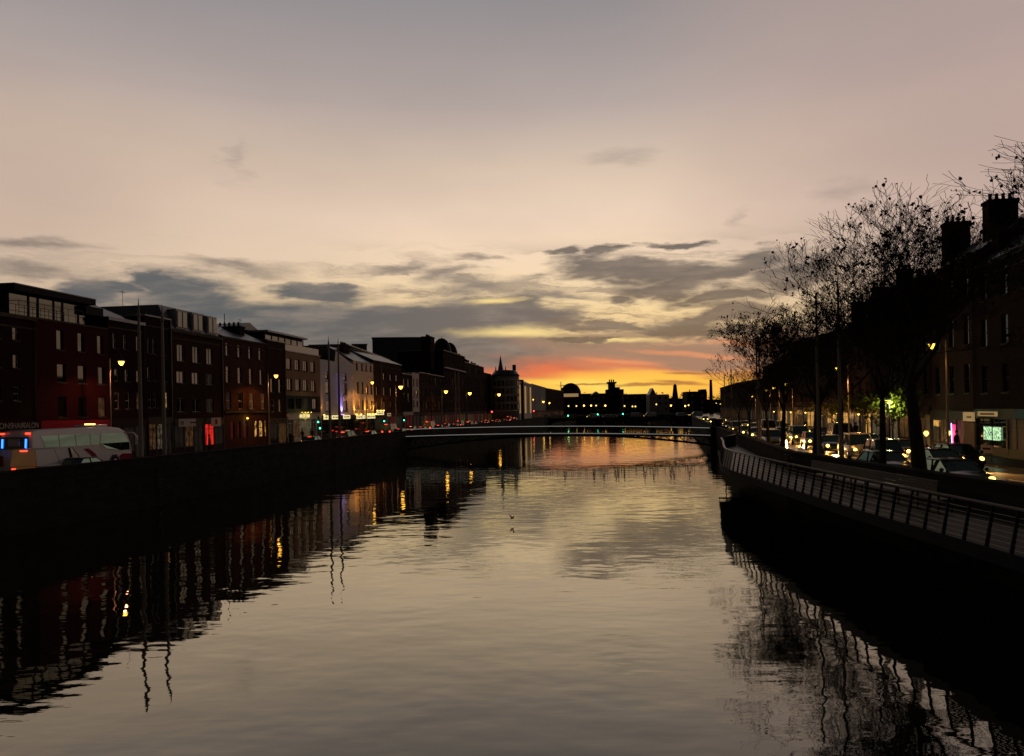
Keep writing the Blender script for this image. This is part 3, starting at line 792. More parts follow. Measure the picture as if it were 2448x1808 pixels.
    def row(s, cols, y0, y1, wpx, **k):
        """cols: photo columns; y0,y1 top/bottom rows read at the first column; wpx its width in photo pixels"""
        c = cols[0]; zt, zb = s.z(c, y0), s.z(c, y1)
        wd = s.s_(c+wpx/2)-s.s_(c-wpx/2)
        pn = k.pop('panes', None)
        for i, c in enumerate(cols):
            kk = dict(k)
            if pn and i in pn: kk['pane'] = pn[i]
            s.win(s.s_(c), zb, zt, wd, **kk)
    def cornice(s, z, hh=.25, out=.18, m='stone_l', name='cornice', x0=-.0, x1=None):
        MB().box(x0, s.w if x1 is None else x1, -out, -.003, z-hh, z).build(name, m, s.o)
    def aerial(s, x, y, z):
        b = MB().tube([(x, y, z-1.3), (x, y, z+1.9)], .025, 4)
        b.tube([(x-.5, y, z+1.7), (x+.5, y, z+1.75)], .015, 3)
        for k in range(4): b.tube([(x-.4+k*.26, y-.22, z+1.72), (x-.4+k*.26, y+.22, z+1.72)], .01, 3)
        b.build('tv_aerial', 'iron', s.o)
    def pipe(s, px, top, m='pipe', bot=0):
        x = s.s_(px) if px > 40 or s.xa < 40 else px
        MB().tube([(x, -.09, bot), (x, -.09, top)], .055, 6).build('downpipe', m, s.o)
    def chimney(s, x, y, wx, wy, z0, z1, pots=4, m=None, along='x'):
        b = MB().box(x-wx/2, x+wx/2, y-wy/2, y+wy/2, z0, z1-.25); b.box(x-wx/2-.08, x+wx/2+.08, y-wy/2-.08, y+wy/2+.08, z1-.247, z1)
        c = b.build('chimney', m or s.m, s.o)
        b = MB()
        for i in range(pots):
            f = (i+.5)/pots-.5
            p = (x+f*wx*.9, y) if along == 'x' else (x, y+f*wy*.9)
            b.lathe([(.15, 0), (.12, .45), (.16, .5), (.13, .55)], (p[0], p[1], z1+.003), 7)
        b.build('chimney_pots', 'pot', c)
        return c
    def roof(s, z, rz, y0=0, y1=None, x0=0, x1=None, hip=(0, 0), m='slate', eave=.15):
        """ridge along x at mid depth"""
        x1 = s.w if x1 is None else x1; y1 = s.dep if y1 is None else y1; ym = (y0+y1)/2
        a, b_, c, d = (x0, y0-eave, z+.003), (x1, y0-eave, z+.003), (x1, y1, z+.003), (x0, y1, z+.003)
        r0, r1 = (x0+hip[0], ym, rz), (x1-hip[1], ym, rz)
        MB().face([a, b_, r1, r0]).face([b_, c, r1]).face([c, d, r0, r1]).face([d, a, r0]).face([d, c, b_, a]).build('roof', m, s.o)
    def flat(s, z, m='lead'):
        MB().box(-.05, s.w+.05, -.12, s.dep, z+.003, z+.14).build('roof', m, s.o)
    def shop(s, x0, x1, zt, fascia='sign_d', pane='e_shop', base_m='sign_d', nb=2, door=True, fh=.7, frame='frame_d', panes=None):
        """shopfront: fascia, pilasters, stall riser, panes"""
        bw_ = (x1-x0)/nb; p = .12
        f = MB().box(x0, x1, -.03, -.004, 0, zt-.01).build('shopfront', frame, s.o)
        for i in range(nb+1):
            xx = x0+i*bw_
            MB().box(max(x0, xx-p), min(x1, xx+p), -.14, -.033, 0, zt-fh).build('pilaster', frame, f)
        MB().box(x0, x1, -.22, -.033, zt-fh+.003, zt).build('fascia', fascia, f)
        for i in range(nb):
            a, c = x0+i*bw_+p+.003, x0+(i+1)*bw_-p-.003
            isd = door and i == nb-1
            z0 = .05 if isd else .62
            if not isd: MB().box(a, c, -.12, -.033, 0, .6).build('stall_riser', base_m, f)
            pm = panes[i] if panes else pane
            MB().box(a, c, -.06, -.035, z0, zt-fh-.02).build('door' if isd else 'shop_window', pm, f)
            b = MB()
            b.box((a+c)/2-.03, (a+c)/2+.03, -.085, -.062, z0, zt-fh-.02); b.box(a, c, -.088, -.063, zt-fh-.55, zt-fh-.49)
            b.build('glazing_bars', frame, f)
        return f
XX = lambda px: None
def YF(px): return 47/(.14-ab(px)[0])       # depth of the left facade line
def quayL(name, label, xa, xb, roof, depth, m, **k): return B(name, label, xa, YF(xa), xb, YF(xb), roof, depth, m, **k)
G = 'e_dim'
# 1 dark brick building at the frame edge
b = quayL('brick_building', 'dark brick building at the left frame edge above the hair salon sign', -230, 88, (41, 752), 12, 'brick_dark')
for y0, y1 in ((780, 813), (848, 880), (925, 958)):
    b.row([41, -4, -52, -100, -150], y0, y1, 15, pane='glass')
b.shop(.3, b.w-.3, b.z(41, 1008), 'sign_d', 'e_dim', nb=5)
text(b.o, 'ILLIONS', .62, (b.s_(-5), -.24, b.z(41, 1008)-.34), 'sign_w', width=2.4); text(b.o, 'HAIR', .62, (b.s_(38), -.24, b.z(41, 1008)-.34), 'sign_w', width=1.3)
text(b.o, 'SALON', .62, (b.s_(68), -.24, b.z(41, 1008)-.34), 'sign_w', width=1.6)
b.wall(); b.cornice(b.h, .3)
# 2 red painted corner with glazed penthouse
b = quayL('red_building', 'red painted building with a glazed flat-roofed penthouse and red shop fascia', 88.5, 261, (250, 783), 12, 'red_paint')
b.row([147, 197, 243], 789, 836, 17, style='plain', fm='frame_d')
b.row([149, 198, 244], 870, 914, 21, style='plain', fm='frame_d')
b.row([149, 198, 245], 948, 998, 21, style='plain', fm='frame_d', panes={2: 'e_warm2'})
zf = b.z(200, 1004)
b.shop(.2, b.w-.1, zf, 'fascia_red', 'e_dim', nb=4, fh=1.25)
b.wall(); b.cornice(b.h, .16, .06)
pz = b.z(237, 716)
x0 = b.s_(57); x1 = b.s_(237)
bb = MB().box(x0, x1, 1.2, 11, b.h+.003, b.h+.5); bb.box(x0-.3, x1+.35, .35, 11.3, pz-.48, pz); bb.box(x0, x0+.2, 1.2, 11, b.h+.503, pz-.483); bb.box(x1-.2, x1, 1.2, 11, b.h+.503, pz-.483)
ph = bb.build('penthouse', 'dark', b.o)
MB().box(x0-.35, x1+.4, .3, 11.35, pz+.003, pz+.08).build('roof_edge', 'lead', ph)
MB().box(x0+.1, x1-.1, 1.15, 1.19, b.h+.1, pz-.483).build('glazing', 'glass', ph)
bb = MB()
for px in (95.5, 118, 155, 176, 213):
    x = b.s_(px)+.4; bb.box(x-.07, x+.07, 1.08, 1.147, b.h+.1, pz-.483)
bb.build('mullions', 'frame_d', ph)
bb = MB()
for zz in (.62, 1.15): bb.tube([(x0, .25, b.h+zz), (x1-1.6, .25, b.h+zz)], .022, 5)
for i in range(9): bb.tube([(x0+(x1-1.6-x0)*i/8, .25, b.h), (x0+(x1-1.6-x0)*i/8, .25, b.h+1.15)], .022, 5)
bb.tube([(x0, .25, b.h+1.15), (x0, 1.2, b.h+1.15)], .022, 5)
bb.build('terrace_railing', 'iron', ph)
# 3 dark brick house with hipped slate roof
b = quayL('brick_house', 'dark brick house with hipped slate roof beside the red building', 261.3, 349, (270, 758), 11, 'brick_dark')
b.row([278, 303, 333], 796, 833, 9, panes={})
b.row([281, 305, 333], 882, 911, 11); b.row([281, 306, 333], 938, 978, 12, panes={2: 'e_warm2'})
b.shop(.2, b.w-.2, b.z(300, 1002), 'sign_d', 'e_dim', nb=3)
b.wall(); b.cornice(b.h, .3, .15, 'lead')
b.roof(b.h, b.z(300, 731)+1.0, .8, 10, .6, None, (3.5, 2.5)); MB().box(-2.2, .3, .6, 6, b.h+.003, b.z(262, 737)).build('stair_head', 'dark', b.o)
# 4 narrow dark house
b = quayL('brick_house', 'narrow dark house with tall twin lights behind the right-hand near flagpole', 349.3, 411, (352, 755), 11, 'brick_dark')
b.row([347+12, 371, 396], 809, 845, 7, style='top', panes={}); b.row([358, 371, 396], 878, 910, 7); b.row([360, 372, 399], 937, 975, 8, panes={2: 'e_warm'})
b.shop(.2, b.w-.2, b.z(380, 997), 'stone_l', 'e_shop', nb=3, panes=['e_warm2', 'e_shop', 'e_dim'])
b.wall(); b.flat(b.h)
b.pipe(411, b.h)
# 5 mansard hotel
b = quayL('mansard_building', 'brown brick building with mansard roof and three pairs of dormer windows', 411.3, 534, (415, 786), 12, 'brick_brown')
b.row([435, 471.5, 504], 824, 864, 18, style='case'); b.row([434, 470, 503], 888, 916, 20, style='case', panes={2: 'e_dim'}); b.row([434, 470, 503], 952, 985, 20, style='case', panes={2: 'e_dim'})
zf = b.z(470, 1000)
f = b.shop(.2, b.w*.56, zf, 'stone_l', 'e_warm2', nb=3, panes=['e_dim', 'e_warm2', 'e_dim'])
MB().box(b.s_(421), b.s_(462), -.30, -.224, zf-.85, zf-.05).build('sign_board', 'sign_w', f)
bb = MB()
for i, (u, v) in enumerate(((.15, .3), (.5, .65), (2.0, 3.3))): bb.box(b.s_(424)+u, b.s_(424)+v, -.315, -.303, zf-(.65 if i < 2 else .52), zf-(.25 if i < 2 else .38))
bb.build('sign_lettering', 'sign_d', f)
f = b.shop(b.w*.58, b.w-.2, zf, 'stone_l', 'e_red', nb=2, panes=['e_red', 'e_dim'], door=False)
MB().box(b.s_(499), b.s_(522), -.30, -.224, zf-.95, zf-.0).build('sign_board', 'sign_w', f)
bb = MB().box(b.s_(508), b.s_(514), -.312, -.303, zf-.75, zf-.15)
bb.build('sign_lettering', 'fascia_red', f)
b.wall(); b.cornice(b.h, .35, .2, 'stone_l')
zt = b.z(470, 745)+.2
mh = b.h+.05
mr = MB().prism([(0.0, .25, mh), (b.w, .25, mh), (b.w-1.6, 1.3, zt), (.0, 1.3, zt)], (0, 8, 0)).build('mansard_roof', 'slate', b.o)
for px in (440, 477, 512):
    x = b.s_(px+3); z0_ = mh+.25; z1_ = z0_+1.75
    dm = MB().box(x-1.1, x+1.1, .22, 1.6, z0_-.1, z1_+.15).build('dormer', 'lead', mr)
    for q in (-1, 1):
        ww = MB().box(x+q*.52-.46, x+q*.52+.46, .14, .216, z0_, z1_).build('window', 'frame_w', dm)
        MB().box(x+q*.52-.40, x+q*.52+.40, .11, .137, z0_+.06, z1_-.06).build('pane', 'glass', ww)
b.pipe(533, b.h)
# 6 brick house with arched ground floor
b = quayL('brick_house', 'reddish brick house with arched ground floor windows and a big chimney stack', 534.3, 640, (560, 808), 11, 'brick_red')
b.row([547, 575, 601, 625], 820, 851, 9); b.row([547, 575, 602, 627], 876, 915, 10); b.row([548, 576, 602, 629], 938, 978, 11, panes={2: 'e_warm2', 3: 'e_warm2', 0: 'e_dim'})
zt, zb = b.z(600, 1006), b.z(600, 1046)
for px, pm, wd in ((556, 'e_crim', 1.0), (571, 'e_crim', .8), (586, 'e_crim', 1.2), (612, 'e_warm', .85), (624, 'e_warm', 1.2), (635, 'e_warm', .6)):
    b.win(b.s_(px), zb, zt, wd, style='arch', pane=pm, fm='frame_d', sill=False)
b.wall(); b.cornice(b.z(600, 983), .2, .25); b.cornice(b.h, .2, .15)
b.roof(b.h, b.h+2.4, 0, 10)
cx = (b.s_(522)+b.s_(571))/2
b.chimney(b.at(552, 3.2), 3.2, 1.3, 3.4, b.h-.5, b.zo(545, 780, 3.2), 5, 'brick_dark', 'y')
MB().tube([(b.w*.55, 3, b.h), (b.w*.55, 3, b.h+3.4)], .05, 5).build('flue', 'iron', b.o)
l = MB().lathe([(.1, 0), (.13, .1), (.02, .2)], (b.s_(588), -.2, b.z(588, 1002)), 8).build('wall_light', 'e_lampy', b.o)
p = b.o.matrix_basis @ Vector((b.s_(588), -.45, b.z(588, 1002)))
point(p, 14, (1, .85, .2), .08)
# 7 slim dark house
b = quayL('brick_house', 'slim dark brick house squeezed beside the tan rendered building', 640.3, 684, (650, 815), 11, 'brick_brown')
b.row([652, 671], 905, 938, 8); b.row([653, 671], 955, 985, 8)
b.shop(.2, b.w-.2, b.z(660, 1000), 'stone_l', 'e_dim', nb=2, panes=['e_dim', 'e_warm2'])
b.wall(); b.flat(b.h)
# 8 tan building
b = quayL('tan_building', 'tan rendered building with set-back glazed attic and lit white cafe front', 684.3, 767, (690, 838), 13, 'tan')
b.row([693, 713, 732, 750], 857, 883, 12, style='two', fm='frame_d'); b.row([694, 714, 732, 751], 905, 933, 12, style='two', fm='frame_d')
b.row([697, 715, 734, 753], 952, 978, 13, style='two', fm='frame_d', sill=False, panes={2: 'e_dim'})
b.wall(z0=b.z(700, 946)); b.cornice(b.h, .12, .12, 'lead')
h_ = b.h; b.h = b.z(700, 946)-.003
b.wall('dark_lower_storey', mat_='dark')
zf = b.z(690, 989)
f = b.shop(.1, b.w-.1, zf, 'cream', 'e_dim', nb=6, base_m='cream', frame='cream', fh=.85, panes=['e_dim', 'e_warm2', 'e_shop', 'e_shop', 'e_dim', 'e_dim'])
gl = MB()
for i, (q, hh) in enumerate(((.0, .5), (.35, .35), (.62, .5), (1.1, .45), (1.5, .5), (1.8, .3), (2.5, .5), (2.85, .38), (3.2, .5), (3.5, .42))):
    x = b.s_(713)+q; gl.box(x, x+.2, -.26, -.224, zf-.15-hh, zf-.15)
gl.build('sign_lettering', 'e_sign', f)
for i in range(4):
    x = b.s_(715)+i*1.15
    l = MB().box(x-.05, x+.05, -.5, -.42, zf+.1, zf+.18).build('sign_lamp', 'e_lampy', f)
p = b.o.matrix_basis @ Vector((b.s_(726), -1.1, zf+.1)); point(p, 45, (1, .85, .2), .3)
MB().box(-.1, b.w+.1, -.45, -.225, zf+.003, zf+.10).build('canopy_edge', 'frame_w', f)
b.h = h_
x0, x1 = -2.2, b.w*.86
pz = b.z(700, 803)+.2
a_ = MB().box(x0, x1, 2.0, 12, b.h+.003, pz).build('attic', 'dark', b.o)
MB().box(x0+.1, x1-.1, 1.93, 1.997, b.h+.9, pz-.35).build('glazing', 'glass', a_)
bb = MB()
for i in range(7): bb.box(x0+(x1-x0)*i/6-.08, x0+(x1-x0)*i/6+.08, 1.86, 1.927, b.h+.003, pz-.02)
bb.build('mullions', 'frame_d', a_)
MB().box(x0-.4, x1+.4, 1.3, 12.3, pz+.003, pz+.25).build('roof', 'lead', a_)
MB().prism([(x0-3, 4, pz+.253), (x0+3.5, 4, pz+.253), (x0, 4, pz+1.3)], (0, 7, 0)).build('roof_hip', 'slate', a_)
MB().box(.1, b.w-.1, .15, .19, b.h+.003, b.h+.85).build('balustrade', 'glass', b.o)
MB().tube([(.1, .17, b.h+.9), (b.w-.1, .17, b.h+.9)], .035, 5).build('balustrade_rail', 'steel', b.o)
# 9 white pub: gable part and long part
b = quayL('white_pub', 'off-white rendered corner pub with violet uplight and row of lit signs', 767.3, 846, (800, 864), 14, 'white_wall')
b.row([783, 826], 888, 905, 9, fm='frame_d'); b.row([784, 826], 913, 940, 10, fm='frame_d'); b.row([785, 826], 958, 983, 11, fm='frame_d')
b.wall(); b.cornice(b.z(790, 893), .12, .10, 'white_wall')
zf = b.z(790, 993)
f = b.shop(.1, b.w-.1, zf, 'sign_d', 'glass', nb=4)
def signs(b, zf, L_, m='e_sign', mm='sign_d', hh=.62):
    for pa, pb in L_:
        x0, x1 = b.s_(pa), b.s_(pb)
        s_ = MB().box(x0, x1, -.32, -.225, zf-.02-hh, zf-.02).build('lit_sign', m, b.o)
        g = MB(); x = x0+.25
        while x < x1-.35:
            v = random.uniform(.12, .3); g.box(x, x+v, -.335, -.323, zf-hh*.72, zf-hh*.72+random.uniform(.16, .3)); x += v+random.choice((.07, .07, .25))
        g.build('sign_lettering', mm, s_)
signs(b, zf, [(770, 781), (784, 787), (790, 808), (817, 833)])
for px in (813, 817):
    x = b.s_(px); p = b.o.matrix_basis @ Vector((x, -.35, zf+.25))
    MB().box(x-.08, x+.08, -.42, -.28, zf+.02, zf+.12).build('uplight', 'e_violet', b.o)
    l = spot(p, 420, (.30, .22, 1), (-.25, 0, 1), 75, .9, .05)
p = b.o.matrix_basis @ Vector((b.s_(769), -.4, zf+.3)); MB().box(b.s_(769)-.08, b.s_(769)+.08, -.5, -.35, zf+.02, zf+.12).build('uplight', 'e_amber', b.o); spot(p, 160, (1, .40, .05), (-.22, 0, 1), 62, .9, .05)
zg = b.z(800, 838)
MB().prism([(b.s_(803), .05, b.h+.003), (b.w, .05, b.h+.003), (b.s_(806), .05, zg)], (0, 9, 0)).build('gable_roof', 'slate', b.o)
MB().box(0, b.s_(802), 1.5, 12, b.h+.003, b.z(770, 842)+1.0).build('rear_block', 'brick_dark', b.o)
b = quayL('cream_pub_wing', 'cream rendered pub wing lit by a row of orange uplights', 846.3, 894, (850, 863), 14, 'cream')
b.row([855, 867, 877, 888], 868, 884, 4.5, fm='frame_d'); b.row([847+10, 868, 879, 889], 913, 940, 4.5, fm='frame_d'); b.row([857, 868, 879, 889], 957, 978, 4.5, fm='frame_d')
b.wall(); zf = b.z(850, 993)
f = b.shop(.1, b.w-.1, zf, 'sign_d', 'glass', nb=4); signs(b, zf, [(849, 862), (864, 869), (872, 893)])
b.roof(b.h, b.h+2.6, 0, 9); b.chimney(b.w*.38, 3.2, 3.2, 1.2, b.h-.2, b.h+3.0, 6, 'brick_dark'); 
for px in (846.9, 857.5, 873, 879, 886, 892.5):
    x = b.s_(px); p = b.o.matrix_basis @ Vector((x, -.38, zf+.32))
    MB().box(x-.12, x+.12, -.55, -.3, zf+.06, zf+.2).build('uplight', 'e_amber', b.o)
    spot(p, 480, (1, .38, .04), (-.22, 0, 1), 62, .9, .05)
b = quayL('brick_house', 'brown brick pub end house with a pale full-height downpipe', 894.3, 962, (900, 862), 12, 'brick_brown')
b.row([920, 936, 950], 893, 908, 5, fm='frame_d'); b.row([903, 920, 936, 950], 925, 945, 5, fm='frame_d'); b.row([903, 920, 936, 950], 960, 980, 5, fm='frame_d')
b.wall(); b.roof(b.h, b.h+2.0, 0, 9); b.pipe(912, b.h, 'frame_w'); zf = b.z(900, 988)
b.shop(.1, b.w-.1, zf, 'sign_d', 'e_dim', nb=4, panes=['e_dim', 'e_dim', 'e_crim', 'e_dim']); signs(b, zf+.3, [(897, 914)]); signs(b, zf, [(923, 931)], 'e_signd')
for px in (897.5, 905, 912):
    x = b.s_(px); p = b.o.matrix_basis @ Vector((x, -.38, zf+.75)); MB().box(x-.12, x+.12, -.55, -.3, zf+.4, zf+.54).build('uplight', 'e_amber', b.o); spot(p, 300, (1, .38, .04), (-.22, 0, 1), 62, .9, .05)
# modern block behind the pub
b = B('office_block', 'modern block with long glazed top floor rising behind the white pub', 822, 152, 922, 196, (830, 831), 3, 'grey_wall', 'building')
b.wall(); b.flat(b.h, 'lead'); MB().box(1, b.w-.6, -.08, -.01, b.h-3.4, b.h-1.0).build('glazing', 'e_signd', b.o); MB().box(-1, b.w+.5, -1.2, 6, b.h+.15, b.h+.35).build('roof_overhang', 'lead', b.o)
bb = MB()
for i in range(14): bb.box(1+i*(b.w-2)/13-.07, 1+i*(b.w-2)/13+.07, -.16, -.083, b.h-3.4, b.h-1.0)
bb.build('mullions', 'frame_w', b.o)
# block 12 row
b = quayL('brick_house', 'dark brick house with a tall shop hoarding past the pub', 962.3, 986, (970, 895), 12, 'brick_dark')
b.row([968, 978], 905, 925, 4); b.row([968, 978], 940, 960, 4); b.shop(.1, b.w-.1, b.z(970, 985), 'sign_w', 'e_crim', nb=3); b.wall(); b.flat(b.h)
b = quayL('cream_house', 'narrow pale rendered house among dark brick ones', 986.3, 1003, (990, 893), 12, 'cream')
b.row([990, 998], 905, 922, 3.4, fm='frame_d'); b.row([990, 998], 933, 950, 3.4, fm='frame_d'); b.row([990, 998], 958, 972, 3.4, fm='frame_d'); b.wall(); b.flat(b.h); b.shop(.1, b.w-.1, b.z(990, 985), 'sign_d', 'e_dim', nb=2)
def simple(label, xa, xb, top, m, rows, cols, pw=3.0, flat=True, warm=0.0, shop='e_warm2', name='brick_house', dep=12, pitch=0, Ys=None, gf=985, fascia='sign_d', style='sash', group=None):
    b = quayL(name, label, xa, xb, top, dep, m, group=group) if Ys is None else B(name, label, xa, Ys[0], xb, Ys[1], top, dep, m, group=group)
    n = cols; H_ = b.h; z0 = 3.9; fl = (H_-z0)/rows
    for r_ in range(rows):
        for c_ in range(n):
            x = b.w*(c_+.5)/n
            pn = 'glass'
            q = random.random()
            if q < warm: pn = random.choice(('e_warm2', 'e_dim', 'e_warm2'))
            b.win(x, z0+fl*r_+fl*.22, z0+fl*(r_+1)-fl*.18, min(1.1, b.w/n*.42), pane=pn, style=style)
    b.wall(); 
    if pitch: b.roof(b.h, b.h+pitch, 0, min(dep, 9))
    else: b.flat(b.h)
    if shop: b.shop(.15, b.w-.15, 3.7, fascia, shop, nb=max(2, int(b.w/3)), panes=[random.choice((shop, shop, 'e_dim', 'e_crim')) for _ in range(max(2, int(b.w/3)))])
    return b
b = simple('brown brick terrace house with yellow-lit upper windows and white lamps at street level', 1003.3, 1030, (1010, 892), 'brick_brown', 3, 4, warm=.35)
for px in (1025, 1038):
    p = P(px, 974, YF(px)-1.2)
b = simple('dark brick terrace house below the slab shaped dark block', 1030.3, 1062, (1035, 897), 'brick_dark', 3, 4, warm=.1)
tb = simple('tall dark brick building topped by turret, domes and crowded chimney pots', 1062.3, 1112, (1070, 840), 'brick_dark', 5, 6, warm=.05)
tb.cornice(tb.z(1075, 880), .3, .5, 'white_wall', 'balcony'); tb.cornice(tb.h, .3, .3)
def dome(b, x, y, r, z, hh, m='dark', name='dome', n=10):
    return MB().lathe([(r, 0)]+[(r*math.cos(a), hh*math.sin(a)) for a in [math.pi/2*k/5 for k in range(5)]]+[(.05, hh), (.03, hh+.5)], (x, y, z), n).build(name, m, b.o)
dome(tb, tb.at(1059, 3), 3, 2.6, tb.h+.15, 4.0); dome(tb, tb.at(1078, 3), 3, 2.2, tb.h+.15, 3.6)
tb.chimney(tb.at(1026, 3), 3, 4.2, 2.4, tb.h-5, tb.zo(1026, 806, 3), 8, 'brick_dark'); tb.chimney(tb.w*.66, 3, 1.0, 1.6, tb.h, tb.h+1.6, 2, 'brick_dark')
b = simple('dark brick building stepping down beside the turreted one', 1112.3, 1158, (1120, 868), 'brick_dark', 4, 6, warm=.12)
b.chimney(3, 3, 1.6, 2.0, b.h, b.h+2.6, 3, 'brick_dark'); b.chimney(b.w*.48, 3, 5.0, 2.0, b.h, b.h+1.5, 6, 'brick_dark'); b.chimney(b.w*.85, 3, 2.5, 2.0, b.h, b.h+1.2, 4, 'brick_dark')
# slab block far behind
b = B('slab_block', 'flat-topped dark teal slab block standing far behind the quay houses', 893, 260, 1012, 262, (893, 809), 14, 'teal'); b.wall(); b.op = []
MB().box(-.2, b.w, -.2, 13.8, b.h+.003, b.h+.3).build('roof', 'teal', b.o)
b = B('stepped_block', 'low blue-grey roof block left of the slab block', 845, 290, 880, 291, (850, 824), 14, 'teal'); b.wall(); MB().box(-.2, b.w+.2, -.2, 13.5, b.h+.003, b.h+.25).build('roof', 'lead', b.o)
# church spire
p = P(1197, 890, 330)
ch = empty('church', (p.x, p.y, ROAD), 0, 'dark church tower with slender pointed spire above the roofs', 'church')
zt = p.z-ROAD; tip = zat(1196, 850, 330)-ROAD
MB().box(-2.2, 2.2, -2.2, 2.2, 0, zt-.6).build('tower', 'stone', ch)
MB().lathe([(2.0, zt-.6), (1.3, zt+.3), (.7, zt+3.0), (.04, tip)], n=8).build('spire', 'slate', ch)
for sx in (-1.9, 1.9):
    for sy in (-1.9, 1.9): MB().lathe([(.35, zt-.6), (.3, zt+.5), (.02, zt+2.4)], (sx, sy, 0), 6).build('pinnacle', 'stone', ch)
MB().box(-9, 9, 3, 22, 0, zt-3).build('nave', 'stone', ch)
b = simple('dark gabled block with a chimney at each end under the church spire', 1158.3, 1176, (1160, 892), 'brick_dark', 4, 2, warm=.1, Ys=(285, 300))
b.chimney(.8, 3, 1.8, 1.8, b.h, b.h+2.8, 2, 'brick_dark')
# rounded corner block
YR = 300
p = P(1208, 905, YR)
rc = empty('rounded_block', (p.x, p.y, ROAD), 0, 'pale rounded corner block with banded storeys on the left quay', 'building')
hh = zat(1200, 900, YR)-ROAD; r0 = 4.9
MB().lathe([(r0, 0), (r0, hh)], n=24).build('wall', 'grey_wall', rc)
for k in range(5):
    z = 3.6+k*(hh-4)/4.4
    MB().lathe([(r0+.02, 0), (r0+.25, .03), (r0+.25, .25), (r0+.02, .28)], (0, 0, z), 24).build('band', 'cream', rc)
for k in range(4):
    for j in range(10):
        g = math.pi+math.pi*(j+.5)/10
        z = 4.3+k*(hh-4)/4.4; cx, cy = (r0+.03)*math.cos(g), (r0+.03)*math.sin(g)
        tx, ty = -math.sin(g)*.42, math.cos(g)*.42
        f = MB().prism([(cx-tx, cy-ty, z), (cx+tx, cy+ty, z), (cx+tx, cy+ty, z+1.9), (cx-tx, cy-ty, z+1.9)], (math.cos(g)*.05, math.sin(g)*.05, 0)).build('window', 'frame_w', rc)
        k2 = .82; MB().prism([(cx-tx*k2+math.cos(g)*.052, cy-ty*k2+math.sin(g)*.052, z+.1), (cx+tx*k2+math.cos(g)*.052, cy+ty*k2+math.sin(g)*.052, z+.1), (cx+tx*k2+math.cos(g)*.052, cy+ty*k2+math.sin(g)*.052, z+1.8), (cx-tx*k2+math.cos(g)*.052, cy-ty*k2+math.sin(g)*.052, z+1.8)], (math.cos(g)*.02, math.sin(g)*.02, 0)).build('pane', 'glass', f)
MB().lathe([(r0+.3, 0), (r0*.8, 2.0), (.3, 2.3)], (0, 0, hh+.003), 24).build('roof', 'slate', rc)
MB().box(2.6, 3.9, 2, 3.4, hh+.3, hh+4.2).build('chimney', 'brick_dark', rc)
b = simple('pale stucco block joined to the rounded corner block', 1225, 1240, (1228, 905), 'grey_wall', 4, 5, Ys=(298, 325), name='stucco_block', warm=.05)
b = B('office_block', 'glass and pale stone office block with tall window bays and a slanted roof', 1240, 325, 1272, 372, (1245, 913), 14, 'cream'); 
for i in range(5):
    pm = ['e_signd', 'glass', 'e_signd', 'e_warm2', 'e_signd'][i]
    b.win(b.w*(i+.5)/5, 2.6, b.h-1.2, b.w/5*.7, style='two', pane=pm, sill=False)
b.wall(); b.roof(b.h, b.h+2.2, 0, 9, m='lead'); b.cornice(b.h, .5, .4, 'cream')
b = simple('plain grey office block with flat roof next to the glass-bayed one', 1272.4, 1305, (1275, 919), 'grey_wall', 5, 7, Ys=(372, 440), name='office_block', warm=.03, pitch=0)
b = simple('long low dark block where the left quay bends', 1305.4, 1348, (1310, 929), 'brick_dark', 3, 12, Ys=(440, 520), name='quay_block', warm=.03)
# far city skyline beyond the bridge
def far(label, name, xa, xb, Y, top, m='dark', dep=14, extra=None, cat='building', wins=True):
    pa, pb = P(xa, 980, Y), P(xb, 980, Y)
    r = empty(name, (pa.x, Y, ROAD), 0, label, cat)
    w = pb.x-pa.x; h = zat((xa+xb)/2, top, Y)-ROAD
    MB().box(0, w, 0, dep, 0, h).build('wall', m, r)
    if wins:
        nb = max(2, int(w/5)); nf = max(1, int(h/4))
        for i in range(min(nb, 9)):
            for j in range(min(nf, 3)):
                x = w*(i+.5)/min(nb, 9); z = h*(j+.55)/(min(nf, 3)+.4)
                f = MB().box(x-.7, x+.7, -.1, -.003, z, z+1.7).build('window', 'frame_d', r)
                MB().box(x-.6, x+.6, -.12, -.103, z+.1, z+1.6).build('pane', 'e_dim' if random.random() < .12 else 'glass', f)
    if extra: extra(r, w, h, Y)
    return r
def S_(px0, px1, Y): return (px1-px0)/F*Y
def ex_dome(r, w, h, Y):
    d_ = MB().lathe([(S_(0, 25, Y), 0)]+[(S_(0, 25, Y)*math.cos(a), S_(0, 27, Y)*math.sin(a)) for a in [math.pi/2*k/8 for k in range(1, 8)]]+[(.1, S_(0, 27, Y))], (w*.62, 8, h), 20).build('dome', 'dark', r)
    MB().box(w*.02, w*.98, -.8, -.003, h-S_(0, 7, Y), h+.2).build('lit_glass_band', 'e_signd', r)
    MB().box(w*.1, w*.42, 3, 9, h+.003, h+S_(0, 15, Y)).build('plant_room', 'dark', r)
    b = MB().tube([(w*.06, 3, h), (w*.06, 3, h+S_(0, 30, Y))], .25, 5); b.tube([(w*-.02, 3, h+S_(0, 19, Y)), (w*.3, 3, h+S_(0, 21, Y))], .2, 5); b.build('crane_mast', 'iron', r)
far('dark riverside hall with a round dome and lit glass band on the horizon', 'domed_hall', 1340, 1384, 560, 942, extra=ex_dome, wins=False)
far('row of low dark buildings right of the domed hall', 'low_terrace', 1384, 1452, 600, 941, 'brick_dark')
far('small dark gabled warehouse in the far row', 'warehouse', 1415, 1437, 585, 944, 'brick_dark', extra=lambda r, w, h, Y: MB().prism([(0, 0, h), (w, 0, h), (w/2, 0, h+2.4)], (0, 12, 0)).build('roof', 'lead', r))
